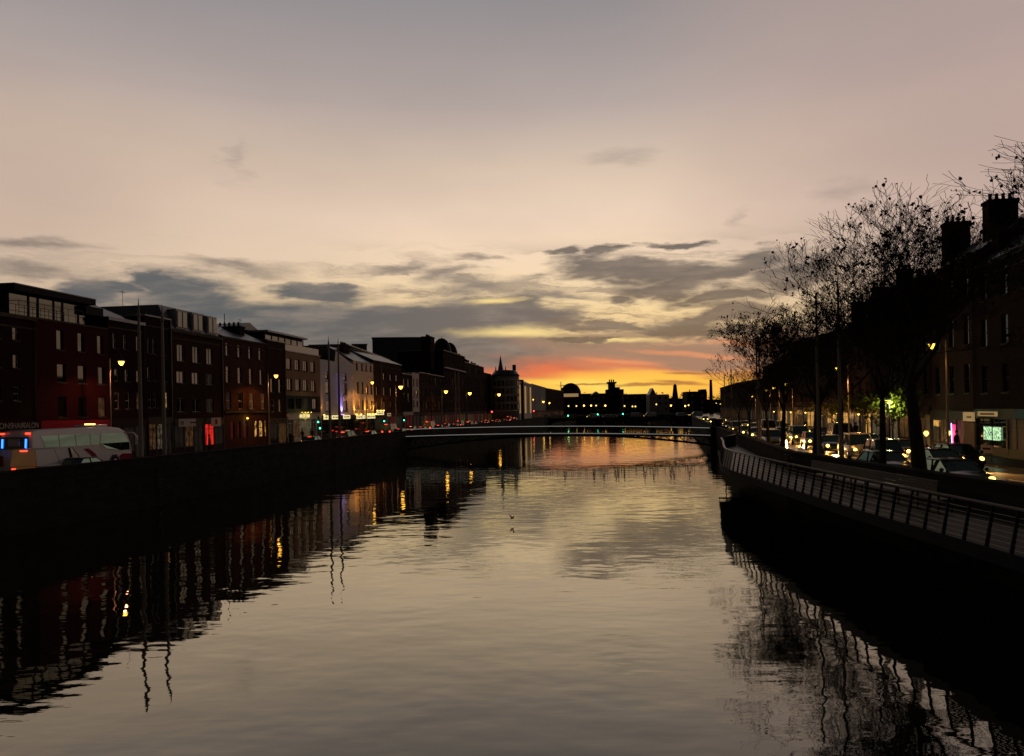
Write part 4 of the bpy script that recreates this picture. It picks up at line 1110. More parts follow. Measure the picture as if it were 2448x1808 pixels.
def ex_tower(r, w, h, Y):
    u = S_(0, 1, Y)
    MB().box(w*.14, w*.5, 1, 10, h+.003, h+14*u).build('upper_tower', 'brick_dark', r)
    MB().box(w*.06, w*.58, 0, 11, h+14.1*u, h+18*u).build('parapet', 'brick_dark', r)
    for q in (.2, .32, .44): MB().tube([(w*q, 5, h+18*u), (w*q, 5, h+24*u)], .6, 6).build('mast', 'iron', r)
    MB().box(w*.5, w*.78, 1, 10, h+.003, h+5*u).build('step', 'brick_dark', r)
far('stepped dark tower block with masts standing against the yellow glow', 'stepped_tower', 1452, 1492, 700, 931, 'brick_dark', extra=ex_tower)
far('dark wooded roofline between the stepped tower and pale houses', 'low_terrace', 1492, 1562, 640, 942, 'brick_dark')
far('pale gabled house with grey walls in the far row', 'gabled_house', 1553, 1570, 560, 944, 'grey_wall', extra=lambda r, w, h, Y: MB().prism([(0, 0, h), (w, 0, h), (w/2, 0, h+4.5)], (0, 12, 0)).build('roof', 'slate', r))
far('grey four-storey house beside the gabled one', 'town_house', 1570, 1600, 575, 943, 'grey_wall')
p = P(1614, 950, 650)
wm_ = empty('mill_tower', (p.x, p.y, ROAD), 0, 'tapering old mill tower with a small cap against the orange sky', 'tower')
z1 = zat(1614, 925, 650)-ROAD; u = S_(0, 1, 650)
MB().lathe([(8.4*u, 0), (7.4*u, z1-26*u), (4.2*u, z1)], n=14).build('tower', 'brick_dark', wm_)
MB().lathe([(4.8*u, 0), (4.8*u, 1.5*u), (3.4*u, 4.5*u), (1.0*u, 7*u), (.2*u, 8.5*u)], (0, 0, z1), 14).build('cap', 'slate', wm_)
far('low dark block at the foot of the mill tower', 'low_terrace', 1600, 1642, 600, 953, 'brick_dark')
def ex_blk(r, w, h, Y):
    MB().box(w*.76, w*.99, 1, 12, h+.003, h+5*S_(0, 1, Y)).build('lift_head', 'dark', r); MB().tube([(w*.2, 4, h), (w*.2, 4, h+5*S_(0, 1, Y))], .3, 5).build('mast', 'iron', r)
far('dark flat-roofed block between the mill tower and the tall chimney', 'flat_block', 1643, 1691, 520, 936, extra=ex_blk)
p = P(1700, 960, 420)
cs = empty('factory_chimney', (p.x, p.y, ROAD), 0, 'tall thin brick chimney stack glowing red against the sunset', 'chimney stack')
z1 = zat(1698, 908, 420)-ROAD; u = S_(0, 1, 420)
MB().lathe([(5.6*u, 0), (4.8*u, z1*.3), (3.0*u, z1-2*u), (3.4*u, z1-1.9*u), (3.3*u, z1)], n=12).build('stack', 'brick_red', cs)
far('very low dark wall of houses behind the road bridge', 'low_terrace', 1300, 1345, 600, 948, 'brick_dark')
far('dark terrace behind the right end of the road bridge', 'low_terrace', 1690, 1740, 560, 955, 'brick_dark')
# tree line far off
def wood(x0, x1, Y, py, name='distant_trees'):
    b = MB(); n = 260
    for i in range(n):
        px = random.uniform(x0, x1); c = P(px, py+random.uniform(0, 10), Y+random.uniform(-10, 10)); r_ = random.uniform(2.2, 4.5)
        for k in range(10):
            q = c+Vector((random.gauss(0, r_*.6), random.gauss(0, r_*.6), random.gauss(0, r_*.5))); e = r_*.35
            b.face([q+Vector((random.uniform(-e, e), random.uniform(-e, e), random.uniform(-e, e))) for _ in range(3)])
    for i in range(60):
        c = P(x0+(x1-x0)*i/59, py+8, Y); b.box(c.x-5, c.x+5, Y-5, Y+5, ROAD, c.z+random.uniform(-1, 1))
    tag(b.build(name, 'hill'), 'dark mass of distant trees along the horizon beyond the bridge', 'trees', kind='stuff')
wood(1350, 1760, 760, 951)
# ---------------- right quay houses (xa is the far end, xb the near end)
def YRf(px): return 24/(ab(px)[0]-.17)
def rh(label, xa, xb, top, m, rows, cols, pitch=2.5, chim=(), shop='e_warm2', fascia='sign_d', warm=.04, dep=11, shopfn=None, name='brick_house', nb=None, stacks=True):
    b = B(name, label, xa, YRf(xa), xb, YRf(xb), top, dep, m, group=None)
    z0 = 3.8; fl = (b.h-z0)/rows
    for r_ in range(rows):
        for c_ in range(cols):
            pn = 'glass'
            if random.random() < warm: pn = 'e_dim'
            b.win(b.w*(c_+.5)/cols, z0+fl*r_+fl*.2, z0+fl*(r_+1)-fl*.2, min(1.05, b.w/cols*.42), pane=pn, fm='frame_d')
    b.wall(); b.cornice(b.h, .3, .15, 'stone_l')
    if pitch: b.roof(b.h, b.h+pitch, .2, dep-1)
    else: b.flat(b.h)
    if shopfn: shopfn(b)
    elif shop:
        n = nb or max(2, int(b.w/2.6))
        b.shop(.12, b.w-.12, 3.5, fascia, shop, nb=n, panes=[random.choice((shop, shop, 'e_dim', 'e_shop')) for _ in range(n)])
    for (px, py, wx, wy, y) in chim:
        b.chimney(b.at(px, y), y, wx, wy, b.h-.5, b.zo(px, py, y), 4, 'brick_dark', 'y')
    return b
def shop_fridge(b):
    f = b.shop(.12, b.w-.12, b.z(2360, 978), 'fascia_g', 'e_dim', nb=5, frame='fascia_g', base_m='fascia_g', panes=['glass', 'glass', 'e_dim', 'glass', 'e_dim'])
    z0, z1 = b.z(2360, 1051), b.z(2360, 1020)
    for pa, pb in ((2352, 2369), (2374, 2391)):
        MB().box(b.at(pa, -.1), b.at(pb, -.1), -.16, -.093, z0, z1).build('lit_fridge_window', 'e_shopg', f)
    MB().box(b.at(2338, -.3), b.at(2382, -.3), -.34, -.24, b.z(2360, 995), b.z(2360, 984)).build('sign_board', 'e_signd', f)
    MB().box(b.at(2427, -.3), b.w, -.36, -.24, b.z(2430, 1000), b.z(2430, 979)).build('sign_board', 'fascia_b', f)
    g = MB(); x = b.at(2344, -.3)
    while x < b.at(2378, -.3): g.box(x, x+.14, -.352, -.342, b.z(2360, 992), b.z(2360, 987)); x += .2
    g.build('sign_lettering', 'sign_d', f)
def shop_neon(b):
    f = b.shop(.12, b.w-.12, b.z(2290, 983), 'sign_d', 'e_dim', nb=5, panes=['e_dim', 'e_warm2', 'e_dim', 'e_crim', 'e_dim'])
    z0, z1 = b.z(2275, 1062), b.z(2275, 1011)
    MB().tube([(b.at(2273, -.5), -.5, z1), (b.at(2274, -.5), -.5, z0)], .035, 6).build('neon_tube', 'e_violet', f)
    MB().box(b.at(2275, -.5), b.at(2280, -.5), -.5, -.4, z0, z1-.1).build('neon_strip', 'e_pink', f)
    MB().box(b.at(2231, -.2), b.at(2245, -.2), -.2, -.1, b.z(2240, 1019), b.z(2240, 1005)).build('lit_transom', 'e_warm', f)
    MB().box(b.at(2303, -.7), b.at(2326, -.7), -.75, -.6, b.z(2315, 1006), b.z(2315, 985)).build('hanging_sign', 'e_signd', f)
    g = MB(); zz = b.z(2315, 997)
    for i in range(4): g.box(b.at(2310+i*3, -.76), b.at(2312+i*3, -.76), -.765, -.755, zz-.05, zz+.10)
    g.build('sign_lettering', 'sign_d', f)
    MB().box(b.at(2304, -.3), b.at(2328, -.3), -.3, -.16, .1, b.z(2315, 1010)).build('roller_shutter', 'tan', f)
b = rh('tall dark brick house with the tallest chimney stack at the right frame edge', 2333, 2560, (2400, 612), 'brick_dark', 3, 4, 4.2, [(2399, 480, 1.3, 2.1, 3.0)], shopfn=shop_fridge)
dm = MB().box(b.w*.05, b.w*.05+1.3, 1.0, 3.4, b.h+.2, b.h+2.4).build('dormer', 'brick_dark', b.o)
b = rh('dark brick house with square chimney stack and a pink neon strip in its shop', 2228, 2332.7, (2262, 640), 'brick_brown', 3, 3, 3.6, [(2292, 533, 1.2, 2.0, 3.0)], shopfn=shop_neon)
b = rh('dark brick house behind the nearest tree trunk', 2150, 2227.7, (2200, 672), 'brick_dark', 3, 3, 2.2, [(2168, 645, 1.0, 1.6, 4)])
b = rh('dark house with a dimly lit shop seen through the green street tree', 2085, 2149.7, (2100, 705), 'brick_dark', 3, 3, 1.6, [(2106, 688, 1.0, 1.6, 4)], shop='e_shop')
b = rh('dark house left of the green street tree', 2030, 2084.7, (2040, 770), 'brick_red', 3, 3, 1.2, [(2062, 722, 1.2, 2.2, 3)], shop='e_warm')
b = rh('dark house with warm shop right of the flagpole', 1990, 2029.7, (2000, 795), 'brick_brown', 3, 2, 1.4, shop='e_warm')
b = rh('dark house behind the left-hand near flagpole', 1958, 1989.7, (1960, 806), 'brick_dark', 3, 2, 1.4, shop='e_warm')
b = rh('dark parapeted house with crimson shop glow behind the second tree', 1922, 1957.7, (1930, 815), 'brick_dark', 4, 3, 0, shop='e_warm')
b = rh('dark taller flat-topped house at the roofline step', 1897, 1921.7, (1900, 819), 'brick_dark', 4, 2, 0, shop='e_warm2')
b = rh('dark brick house just below the roofline step', 1860, 1896.7, (1880, 860), 'brick_brown', 3, 4, .5, shop='e_warm')
b = rh('dark brick house with rounded roof corner behind the twin poles', 1826, 1859.7, (1840, 872), 'brick_dark', 3, 5, .6, shop='e_warm')
b = rh('low dark terrace house left of the twin poles', 1795, 1825.7, (1810, 908), 'brick_dark', 2, 6, .8, shop='e_warm2')
b = rh('low dark terrace house sloping towards the footbridge end', 1765, 1794.7, (1775, 915), 'brick_dark', 2, 7, .8, shop='e_warm2')
b = rh('farthest dark terrace house on the right quay', 1722, 1764.7, (1740, 922), 'brick_dark', 2, 9, .8, shop='e_warm2')
# ---------------- trees
class Tree:
    def __init__(s, seed, lean=(0, 0)):
        s.rng = random.Random(seed); s.limbs = MB(); s.twigs = MB(); s.leaves = MB(); s.lean = Vector((lean[0], lean[1], 0)); s.tips = []
    def grow(s, p, d, ln, r, lev, maxl, up=.10, spread=.5):
        n = 4 if lev < 3 else 3; pts = [p]; rad = [r]; q = p.copy(); dd = d.copy()
        for i in range(n):
            w_ = (.035 if lev == 0 else .12) if lev < 2 else .26
            dd = (dd+Vector((s.rng.gauss(0, w_), s.rng.gauss(0, w_), s.rng.gauss(0, w_*.6)+up))).normalized()
            q = q+dd*(ln/n); pts.append(q.copy()); rad.append(r*(1-.42*(i+1)/n))
        mb = s.limbs if lev <= 2 else s.twigs
        rad = [max(q_, .009) for q_ in rad]
        mb.tube(pts, rad, 7 if lev == 0 else (5 if lev < 3 else 3), cap=lev == 0)
        if lev >= maxl:
            s.tips.append((q, dd)); return
        k = s.rng.choice((2, 3, 3)) if lev else s.kids
        ph = s.rng.random()*6.28
        for i in range(k):
            a = ph+6.283*i/k+s.rng.uniform(-.5, .5); t = s.rng.uniform(.55, 1.25)*spread
            sd = dd.orthogonal().normalized(); o = Matrix.Rotation(a, 3, dd) @ sd
            nd = (dd*math.cos(t)+o*math.sin(t)).normalized()
            s.grow(q, nd, ln*s.rng.uniform(.62, .86), rad[-1]*s.rng.uniform(.62, .8), lev+1, maxl, up, spread)
        if lev >= 1:   # side shoots
            for i in range(2 if lev < maxl-1 else 1):
                j = s.rng.randrange(1, len(pts)); o = Vector((s.rng.gauss(0, 1), s.rng.gauss(0, 1), s.rng.gauss(.3, .6))).normalized()
                s.grow(pts[j], (dd+o*1.1).normalized(), ln*s.rng.uniform(.4, .6), rad[j]*.5, max(lev+2, 3) if maxl > 3 else maxl, maxl, up, spread)
    def leaf(s, c, e):
        n = Vector((s.rng.gauss(0, 1), s.rng.gauss(0, 1), s.rng.gauss(0, .7))).normalized(); a = n.orthogonal().normalized(); b_ = n.cross(a)
        k = [c+a*e, c+a*.35*e+b_*.55*e, c-a*.2*e+b_*.9*e, c-a*.7*e+b_*.2*e, c-a*.55*e-b_*.6*e, c+a*.25*e-b_*.75*e]
        s.leaves.face(k)
def make_tree(name, label, loc, hgt, fork, r, seed, kids=4, maxl=6, leaf_p=.25, leaf_sz=.13, lm='leaf', group='plane trees along the right quay', lean=(0, 0), spread=.5, up=.10, topheavy=True, green=0, first=None):
    t = Tree(seed, lean); t.kids = kids
    root = empty(name, loc, 0, label, 'tree', group)
    d = Vector((lean[0], lean[1], 1)).normalized()
    t.grow(Vector((0, 0, -.35)), d, fork, r, 0, maxl, up, spread)
    # scale crown to the wanted height
    allz = [v[2] for v in t.twigs.v]; top = max(allz)
    k = (hgt-fork)/(top-fork+1e-6)
    def sc(v):
        x, y, z = v
        if z > fork*.9: z = fork*.9+(z-fork*.9)*k
        return (x, y, z)
    t.limbs.v = [sc(v) for v in t.limbs.v]; t.twigs.v = [sc(v) for v in t.twigs.v]
    for p, dd in t.tips:
        p = Vector(sc(p))
        f = (p.z-fork)/(hgt-fork)
        if t.rng.random() < leaf_p*(.12+.55*f*f if topheavy else 1):
            for _ in range(t.rng.choice((1, 1, 2, 3)) if not green else green):
                t.leaf(p+Vector((t.rng.gauss(0, .06), t.rng.gauss(0, .06), t.rng.gauss(0, .06)-.03))*(1 if not green else 2), leaf_sz*(1 if green else .52)*t.rng.uniform(.6, 1.3))
    tr = t.limbs.build('trunk', 'bark', root)
    cr = t.twigs.build('crown', 'bark', root)
    if t.leaves.f: t.leaves.build('leaves', lm, cr)
    return root
def TP(px, t, yb=None):
    a = ab(px)[0]
    Y = (16.4+t)/a
    if Y > 50: Y = (7.65+t)/(a-.175)
    return (a*Y, Y, ROAD)
make_tree('plane_tree', 'nearest thick-trunked plane tree with leafy top in front of the dark houses', TP(2199, 1.0), 13.0, 4.9, .36, 12, 5, 7, .33, .15, spread=.34, up=.17, lean=(-.01, 0))
make_tree('plane_tree', 'second plane tree with bare fanning twigs left of the chimneys', TP(2108, 1.0), 12.6, 4.4, .2, 26, 5, 7, .28, .14, spread=.36, up=.16, lean=(-.02, 0))
make_tree('plane_tree', 'leafy plane tree with dark trunk standing between cars and flagpole', TP(1950, 1.0), 11.4, 4.2, .31, 31, 5, 7, .40, .13, spread=.42, up=.11)
make_tree('plane_tree', 'slim plane tree just right of the dark trunk by the flagpole', TP(2012, 1.0), 11.2, 4.4, .13, 47, 4, 6, .35, .13, spread=.46, up=.10)
make_tree('plane_tree', 'bushy plane tree behind the slender twin poles', TP(1868, 1.0), 11.4, 3.8, .22, 57, 5, 7, .4, .14, spread=.27, up=.15)
make_tree('plane_tree', 'smaller plane tree at the twin poles with low twigs reaching left', TP(1838, 1.0), 9.0, 3.6, .16, 61, 4, 6, .25, .15, spread=.28, up=.14)
make_tree('plane_tree', 'distant thin tree near the end of the footbridge', TP(1790, 1.0), 7.8, 3.2, .13, 67, 3, 5, .3, .14, spread=.24, up=.14)
make_tree('plane_tree', 'farthest bare tree in front of the sunset glow', TP(1768, 1.2), 7.8, 3.2, .12, 71, 3, 5, .35, .16, spread=.22, up=.14)
make_tree('plane_tree', 'tree leaning in from beyond the right edge, only twig ends in view', (19.6, 24.5, ROAD), 13.0, 4.6, .33, 83, 5, 6, .35, .15, spread=.42, up=.10, lean=(-.04, .02))
# small leafy street trees on the far pavement
def FP(px, t):
    a = ab(px)[0]; Y = (7.65+t)/(a-.175); return (a*Y, Y, ROAD)
make_tree('street_tree', 'small green-leaved street tree glowing under a white lamp', FP(2133, 13.2), 5.6, 2.1, .09, 91, 5, 4, 1.0, .17, 'leaf_g', 'small street trees before the shops', spread=.6, green=5, topheavy=False)
make_tree('street_tree', 'small darker street tree left of the glowing one', FP(2072, 13.2), 5.2, 2.1, .09, 97, 5, 4, 1.0, .15, 'leaf_g', 'small street trees before the shops', spread=.6, green=3, topheavy=False)
make_tree('street_tree', 'small street tree with amber lit leaves before a warm shop', FP(1998, 13.2), 5.0, 2.1, .09, 101, 5, 4, 1.0, .15, 'leaf_g', 'small street trees before the shops', spread=.6, green=3, topheavy=False)
# lamp above the green tree
x, y, z = FP(2126, 12.8)
sl_ = empty('pavement_lamp', (x, y, z), 0, 'modern flat-headed lamp shining on the small green street tree', 'street lamp')
zz = zat(2126, 957, y)-ROAD
MB().lathe([(.08, 0), (.05, zz)], n=6).build('post', 'iron', sl_)
MB().box(-.5, .5, -.14, .14, zz+.003, zz+.10).build('hood', 'iron', sl_); MB().box(-.4, .4, -.1, .1, zz-.05, zz).build('lamp_glass', 'e_lampw', sl_)
point((x, y-.2, ROAD+zz-.3), 240, (.95, 1, .50), .2)
# lights in the shops and round lanterns
for i, (px, py, Y, m, lb) in enumerate([(2214, 1037, 60, 'e_lampw', 'beside the nearest tree trunk'), (2268, 1036, 66, 'e_lampw', 'beside the pink neon strip')]):
    p = P(px, py, Y); r = empty('pillar_lamp', (p.x, p.y, ROAD), 0, 'low white post lamp on the pavement '+lb, 'lamp', 'low post lamps by the shops')
    MB().lathe([(.07, 0), (.04, p.z-ROAD-.2)], n=6).build('post', 'iron', r); MB().lathe([(.05, -.2), (.17, -.05), (.2, .05), (.1, .2)], (0, 0, p.z-ROAD), 8).build('globe', m, r)
    point((p.x, p.y-.35, p.z), 12, (1, .85, .6), .1)

# added lamps stand in for shop light on the right quay pavement and road
for i, (px, pw) in enumerate(((2052, 120), (2000, 170), (1960, 170), (1925, 170), (1890, 170), (1850, 170), (2105, 110))):
    x, y, z = FP(px, 14.6)
    r = empty('shop_fill_lamp', (x, y, ROAD+2.75), 0, 'small added warm lamp standing in for shop light on the right quay', 'lamp', 'added lamps standing in for shop light')
    MB().lathe([(.03, .10), (.14, .04), (.16, 0)], n=8).build('hood', 'iron', r); MB().lathe([(.11, -.01), (.10, -.08), (.04, -.13)], n=8).build('bulb', 'e_lamp', r)
    MB().tube([(0, 0, .08), (.35, -.05, .16), (1.35, -.2, .16)], .015, 4).build('arm', 'iron', r)
    point((x, y, ROAD+2.5), pw, (1, .46, .10), .12)
# ---------------- vehicles
PAINT = {}
for n_, c_ in (('black', (.012, .012, .014)), ('silver', (.35, .34, .34)), ('dark blue', (.01, .02, .05)), ('dark red', (.12, .01, .01)), ('grey', (.10, .10, .105)), ('white', (.55, .54, .52)), ('green', (.02, .06, .04)), ('beige', (.35, .29, .2))):
    PAINT[n_] = mat(n_.replace(' ', '_')+'_car_paint', c_, .22, ior=1.6)
M['rearred'] = mat('unlit_red_lens', (.25, .01, .01), .2)
M['plate'] = mat('number_plate', (.6, .58, .45), .5)
M['grille'] = mat('black_grille', (.015, .015, .015), .4)
def loft(rings, cap=True):
    b = MB(); n = len(rings[0])
    for r_ in rings: b.v += r_
    for i in range(len(rings)-1):
        for j in range(n):
            q = (j+1) % n; b.f.append((i*n+j, i*n+q, (i+1)*n+q, (i+1)*n+j)); b.sm.append(True)
    if cap:
        b.f.append(tuple(range(n))[::-1]); b.f.append(tuple((len(rings)-1)*n+j for j in range(n))); b.sm += [False]*2
    return b
def vehicle(kind, lights):
    """x forward, wheels on z=0. lights: 'front' headlamps burn, 'rear' tail lamps burn"""
    K = {'hatchback': (2.05, .86, .95, 1.46, (-1.95, 1.25), (-1.45, .30)), 'saloon': (2.3, .88, .92, 1.42, (-1.75, 1.25), (-1.05, .30)),
         'estate': (2.25, .90, 1.02, 1.66, (-2.15, 1.2), (-2.0, .45)), 'people carrier': (2.35, .93, 1.05, 1.82, (-2.25, 1.75), (-2.1, .85)), 'van': (2.6, .98, 1.12, 2.12, (-2.57, 1.85), (-2.5, .95))}[kind]
    L_, hw, zb, zr, (b0, b1), (r0, r1) = K
    root = empty(kind.replace(' ', '_') if kind != 'people carrier' else 'people_carrier')
    st_ = [(-L_, zb-.18, .84, .36), (-L_+.12, zb-.02, .95, .26), (-L_*.55, zb+.02, 1, .2), (0, zb, 1, .2), (b1-.1, zb, 1, .2), (L_*.78, zb-.10, .97, .22), (L_-.10, zb-.24, .9, .28), (L_, zb-.38, .80, .36)]
    rings = []
    for x, zt, s, z0 in st_:
        h = hw*s; zm = (z0+zt)*.52
        rings.append([(x, -h*.86, z0), (x, -h*.98, z0+.10), (x, -h, zm), (x, -h*.96, zt-.08), (x, -h*.80, zt), (x, 0, zt+.03), (x, h*.80, zt), (x, h*.96, zt-.08), (x, h, zm), (x, h*.98, z0+.10), (x, h*.86, z0), (x, 0, z0-.02)])
    pt = PAINT['grey']
    loft(rings).build('body', pt, root)
    bw_, rw = hw*.88, hw*.72
    zc = zb-.06
    def cab(q, x_in=0): return None
    g = loft([[(b0, -bw_, zc), (b1, -bw_, zc), (b1, bw_, zc), (b0, bw_, zc)], [(r0+.03, -rw-.01, zr-.05), (r1-.03, -rw-.01, zr-.05), (r1-.03, rw+.01, zr-.05), (r0+.03, rw+.01, zr-.05)]])
    g.sm = [False]*len(g.sm)
    gl = g.build('windows', 'glass_g' if kind != 'van' else 'glass', root)
    rf = loft([[(r0-.03, -rw-.03, zr-.07), (r1+.05, -rw-.03, zr-.07), (r1+.05, rw+.03, zr-.07), (r0-.03, rw+.03, zr-.07)], [(r0+.08, -rw*.85, zr), (r1-.12, -rw*.85, zr), (r1-.12, rw*.85, zr), (r0+.08, rw*.85, zr)]])
    rf.build('roof', pt, root)
    e = .012
    for sy in (-1, 1):
        MB().tube([(b0, sy*(bw_+e), zc), (r0, sy*(rw+e+.01), zr-.05), ((r0+r1)/2, sy*(rw+e+.01), zr-.045), (r1, sy*(rw+e+.01), zr-.05), (b1, sy*(bw_+e), zc)], .035, 5).build('window_frame', pt, root)
        MB().tube([((b0+b1)/2-.05, sy*(bw_+e), zc), ((r0+r1)/2-.05, sy*(rw+e+.01), zr-.05)], .035, 5).build('pillar', pt, root)
    if kind == 'van':
        p = loft([[(b0-.02, -bw_-.03, zc), (.55, -bw_-.03, zc), (.55, bw_+.03, zc), (b0-.02, bw_+.03, zc)], [(r0-.02, -rw-.04, zr-.04), (.45, -rw-.04, zr-.04), (.45, rw+.04, zr-.04), (r0-.02, rw+.04, zr-.04)]])
        p.sm = [False]*len(p.sm); p.build('load_body', pt, root)
    for x in (-L_*.62, L_*.62):
        for sy in (-1, 1):
            wl = MB().lathe([(.20, -.10), (.31, -.10), (.335, -.06), (.335, .06), (.31, .10), (.20, .10)], (x, sy*(hw-.09), .335), 14, 'y').build('wheel', 'tyre', root)
            MB().lathe([(.02, -.02), (.20, -.012), (.205, .012), (.02, .02)], (x, sy*(hw+.0), .335), 10, 'y').build('rim', 'rim', wl)
    zl = (zb-.24+.36)/2+.12
    for sy in (-1, 1):
        MB().lathe([(.02, .06), (.09, .05), (.13, .0), (.14, -.10)][::1], (L_-.06, sy*hw*.62, zl), 10, 'x').build('headlight', 'e_head' if lights == 'front' else 'glass', root)
        MB().box(-L_-.03, -L_+.14, sy*hw*.66-.14, sy*hw*.66+.12, zb-.40, zb-.18).build('tail_light', 'e_tail' if lights == 'rear' else 'rearred', root)
        MB().lathe([(.03, -.07), (.09, -.05), (.09, .05), (.03, .07)], (b1-.25, sy*(hw+.10), zb+.08), 7, 'x').build('mirror', pt, root)
    if lights == 'rear' : MB().box(r0-.05, r0-.0, -.24, .24, zr-.16, zr-.08).build('brake_light', 'e_tail', root)
    MB().box(L_-.05, L_+.015, -hw*.38, hw*.38, .42, .62).build('grille', 'grille', root)
    MB().box(L_-.0, L_+.035, -.26, .26, .30, .40).build('number_plate', 'plate', root)
    MB().box(-L_-.04, -L_+.02, -.26, .26, .52, .63).build('number_plate', 'plate', root)
    MB().box(-L_-.03, -L_+.1, -hw*.8, hw*.8, .34, .44).build('rear_bumper', 'grille', root)
    if kind == 'saloon' and lights == 'front':
        pass
    return root
PROTO = {}
def put(kind, lights, paint, x, y, rz, label, group, taxi=False):
    k = (kind, lights)
    if k not in PROTO:
        o = PROTO[k] = vehicle(kind, lights); first = True
    else: first = False
    if first and paint == 'grey': c = PROTO[k]
    elif first:
        c = copy_tree(PROTO[k], None, {PAINT['grey']: PAINT[paint]})
        for q in list(PROTO[k].children_recursive)+[PROTO[k]]:
            pass
        PEND.append(PROTO[k])
    else: c = copy_tree(PROTO[k], None, {PAINT['grey']: PAINT[paint]})
    c.location = (x, y, ROAD-.12); c.rotation_euler = (0, 0, rz)
    tag(c, label, kind if kind in ('van', 'people carrier') else 'car', group)
    if taxi:
        MB().box(-.1, .1, -.24, .24, 1.43 if kind == 'saloon' else 1.67, 1.53 if kind == 'saloon' else 1.77).build('taxi_sign', 'e_signd', c)
    return c
PEND = []
def road_dir(fx, y): return math.atan2(2.0, fx(y+1)-fx(y-1))
# right quay: queue coming towards the camera
ORD = ['first', 'second', 'third', 'fourth', 'fifth', 'sixth', 'seventh', 'eighth', 'ninth', 'tenth', 'eleventh', 'twelfth', 'thirteenth']
kinds = ['saloon', 'hatchback', 'people carrier', 'saloon', 'hatchback', 'estate', 'saloon', 'hatchback', 'people carrier', 'estate', 'saloon', 'hatchback', 'estate']
cols = ['black', 'silver', 'grey', 'dark blue', 'white', 'green', 'dark red', 'grey', 'silver', 'black', 'beige', 'grey', 'silver']
G1 = 'cars queueing with headlights on along the right quay'
lanes = [('riverside', 3.2, [(37.5, 'saloon', 'green'), (44.6, 'saloon', 'black'), (80, 'estate', 'silver'), (88, 'saloon', 'black'), (97, 'hatchback', 'white'), (108, 'saloon', 'grey'), (122, 'people carrier', 'silver'), (140, 'saloon', 'black'), (160, 'estate', 'white'), (190, 'saloon', 'grey'), (230, 'hatchback', 'black')]),
         ('middle', 6.6, [(45.5, 'hatchback', 'dark blue'), (53.5, 'estate', 'green'), (61, 'people carrier', 'silver'), (69, 'saloon', 'dark blue'), (77.5, 'hatchback', 'silver'), (87, 'people carrier', 'beige'), (98, 'saloon', 'silver'), (110, 'van', 'white'), (126, 'saloon', 'grey'), (146, 'hatchback', 'silver'), (172, 'saloon', 'black'), (208, 'saloon', 'white')]),
         ('shop-side', 10.1, [(50, 'hatchback', 'black'), (59, 'saloon', 'dark red'), (72, 'saloon', 'grey'), (82, 'van', 'grey'), (93, 'hatchback', 'dark red'), (106, 'saloon', 'silver'), (124, 'estate', 'black'), (150, 'saloon', 'silver')])]
nsp = 0
for ln, t, L_ in lanes:
    for i, (y, kd, col_) in enumerate(L_):
        x = XRw(y)+t+random.uniform(-.25, .25)
        rz = road_dir(XRw, y)+math.pi
        if y < 40: rz += .0
        put(kd, 'front', col_, x, y, rz, '%s %s with headlights on, %s in the %s lane of the queue' % (col_, kd, ORD[i], ln), G1, taxi=(kd == 'saloon' and random.random() < .5) or (kd == 'estate'))
        if y < 100:
            for sy in (-.5,):
                s = bpy.data.lights.new('headlight_beam', 'SPOT'); s.energy = 5200 if y > 45 else 1500; s.color = (1, .46, .11); s.spot_size = R(56); s.spot_blend = .8; s.shadow_soft_size = .12
                o = bpy.data.objects.new('headlight_beam', s); COL.objects.link(o)
                o.location = Vector((x, y, ROAD+.55))+Vector((math.cos(rz), math.sin(rz), 0))*2.45
                o.rotation_euler = Vector((-math.cos(rz), -math.sin(rz), .32)).to_track_quat('Z', 'Y').to_euler()
# left quay: traffic going away
G2 = 'traffic with red tail lights along the left quay'
ll = [('riverside', 4.0, [(97, 'saloon', 'black'), (109, 'estate', 'white'), (118.5, 'hatchback', 'silver'), (134, 'saloon', 'beige'), (148, 'saloon', 'silver'), (162, 'hatchback', 'grey'), (176, 'saloon', 'white'), (192, 'estate', 'grey'), (209, 'saloon', 'silver'), (226, 'hatchback', 'black'), (246, 'saloon', 'white'), (268, 'estate', 'grey')]),
      ('building-side', 7.6, [(141, 'van', 'grey'), (155, 'saloon', 'grey'), (169, 'van', 'beige'), (184, 'saloon', 'dark red'), (199, 'people carrier', 'silver'), (216, 'saloon', 'grey'), (236, 'hatchback', 'silver'), (256, 'saloon', 'black'), (280, 'van', 'white')])]
for ln, t, L_ in ll:
    for i, (y, kd, col_) in enumerate(L_):
        put(kd, 'rear', col_, XLw(y)-t, y, road_dir(XLw, y), '%s %s seen from behind with red tail lights, %s in the %s lane' % (col_, kd, ORD[i], ln), G2, taxi=kd == 'estate')
put('saloon', 'none', 'dark blue', XLw(54)-2.6, 54.2, road_dir(XLw, 53), 'dark blue-green saloon half hidden by the parapet in front of the coach', 'cars beside the coach')
c = put('van', 'rear', 'white', XLw(53.3)-4.1, 53.3, road_dir(XLw, 50), 'white van with orange lit rear doors and red lights beside the coach', None)
c = put('van', 'rear', 'dark red', XLw(48.5)-6.6, 48.5, road_dir(XLw, 46), 'dark red van cut by the left frame edge behind the coach', None)
point((XLw(47.5)-4.2, 47.8, ROAD+2.0), 30, (1, .42, .08), .3, name='lamp_light')
for o in PEND:
    for q in list(o.children_recursive): bpy.data.objects.remove(q)
    bpy.data.objects.remove(o)
# ---------------- coach
rz = road_dir(XLw, 60)
co = empty('coach', (XLw(61.2)-8.2, 61.2, ROAD-.12), rz, 'big white touring coach with dark red swoosh and blue rear lights on the left quay', 'coach')
Lc, hwc = 5.6, 1.25
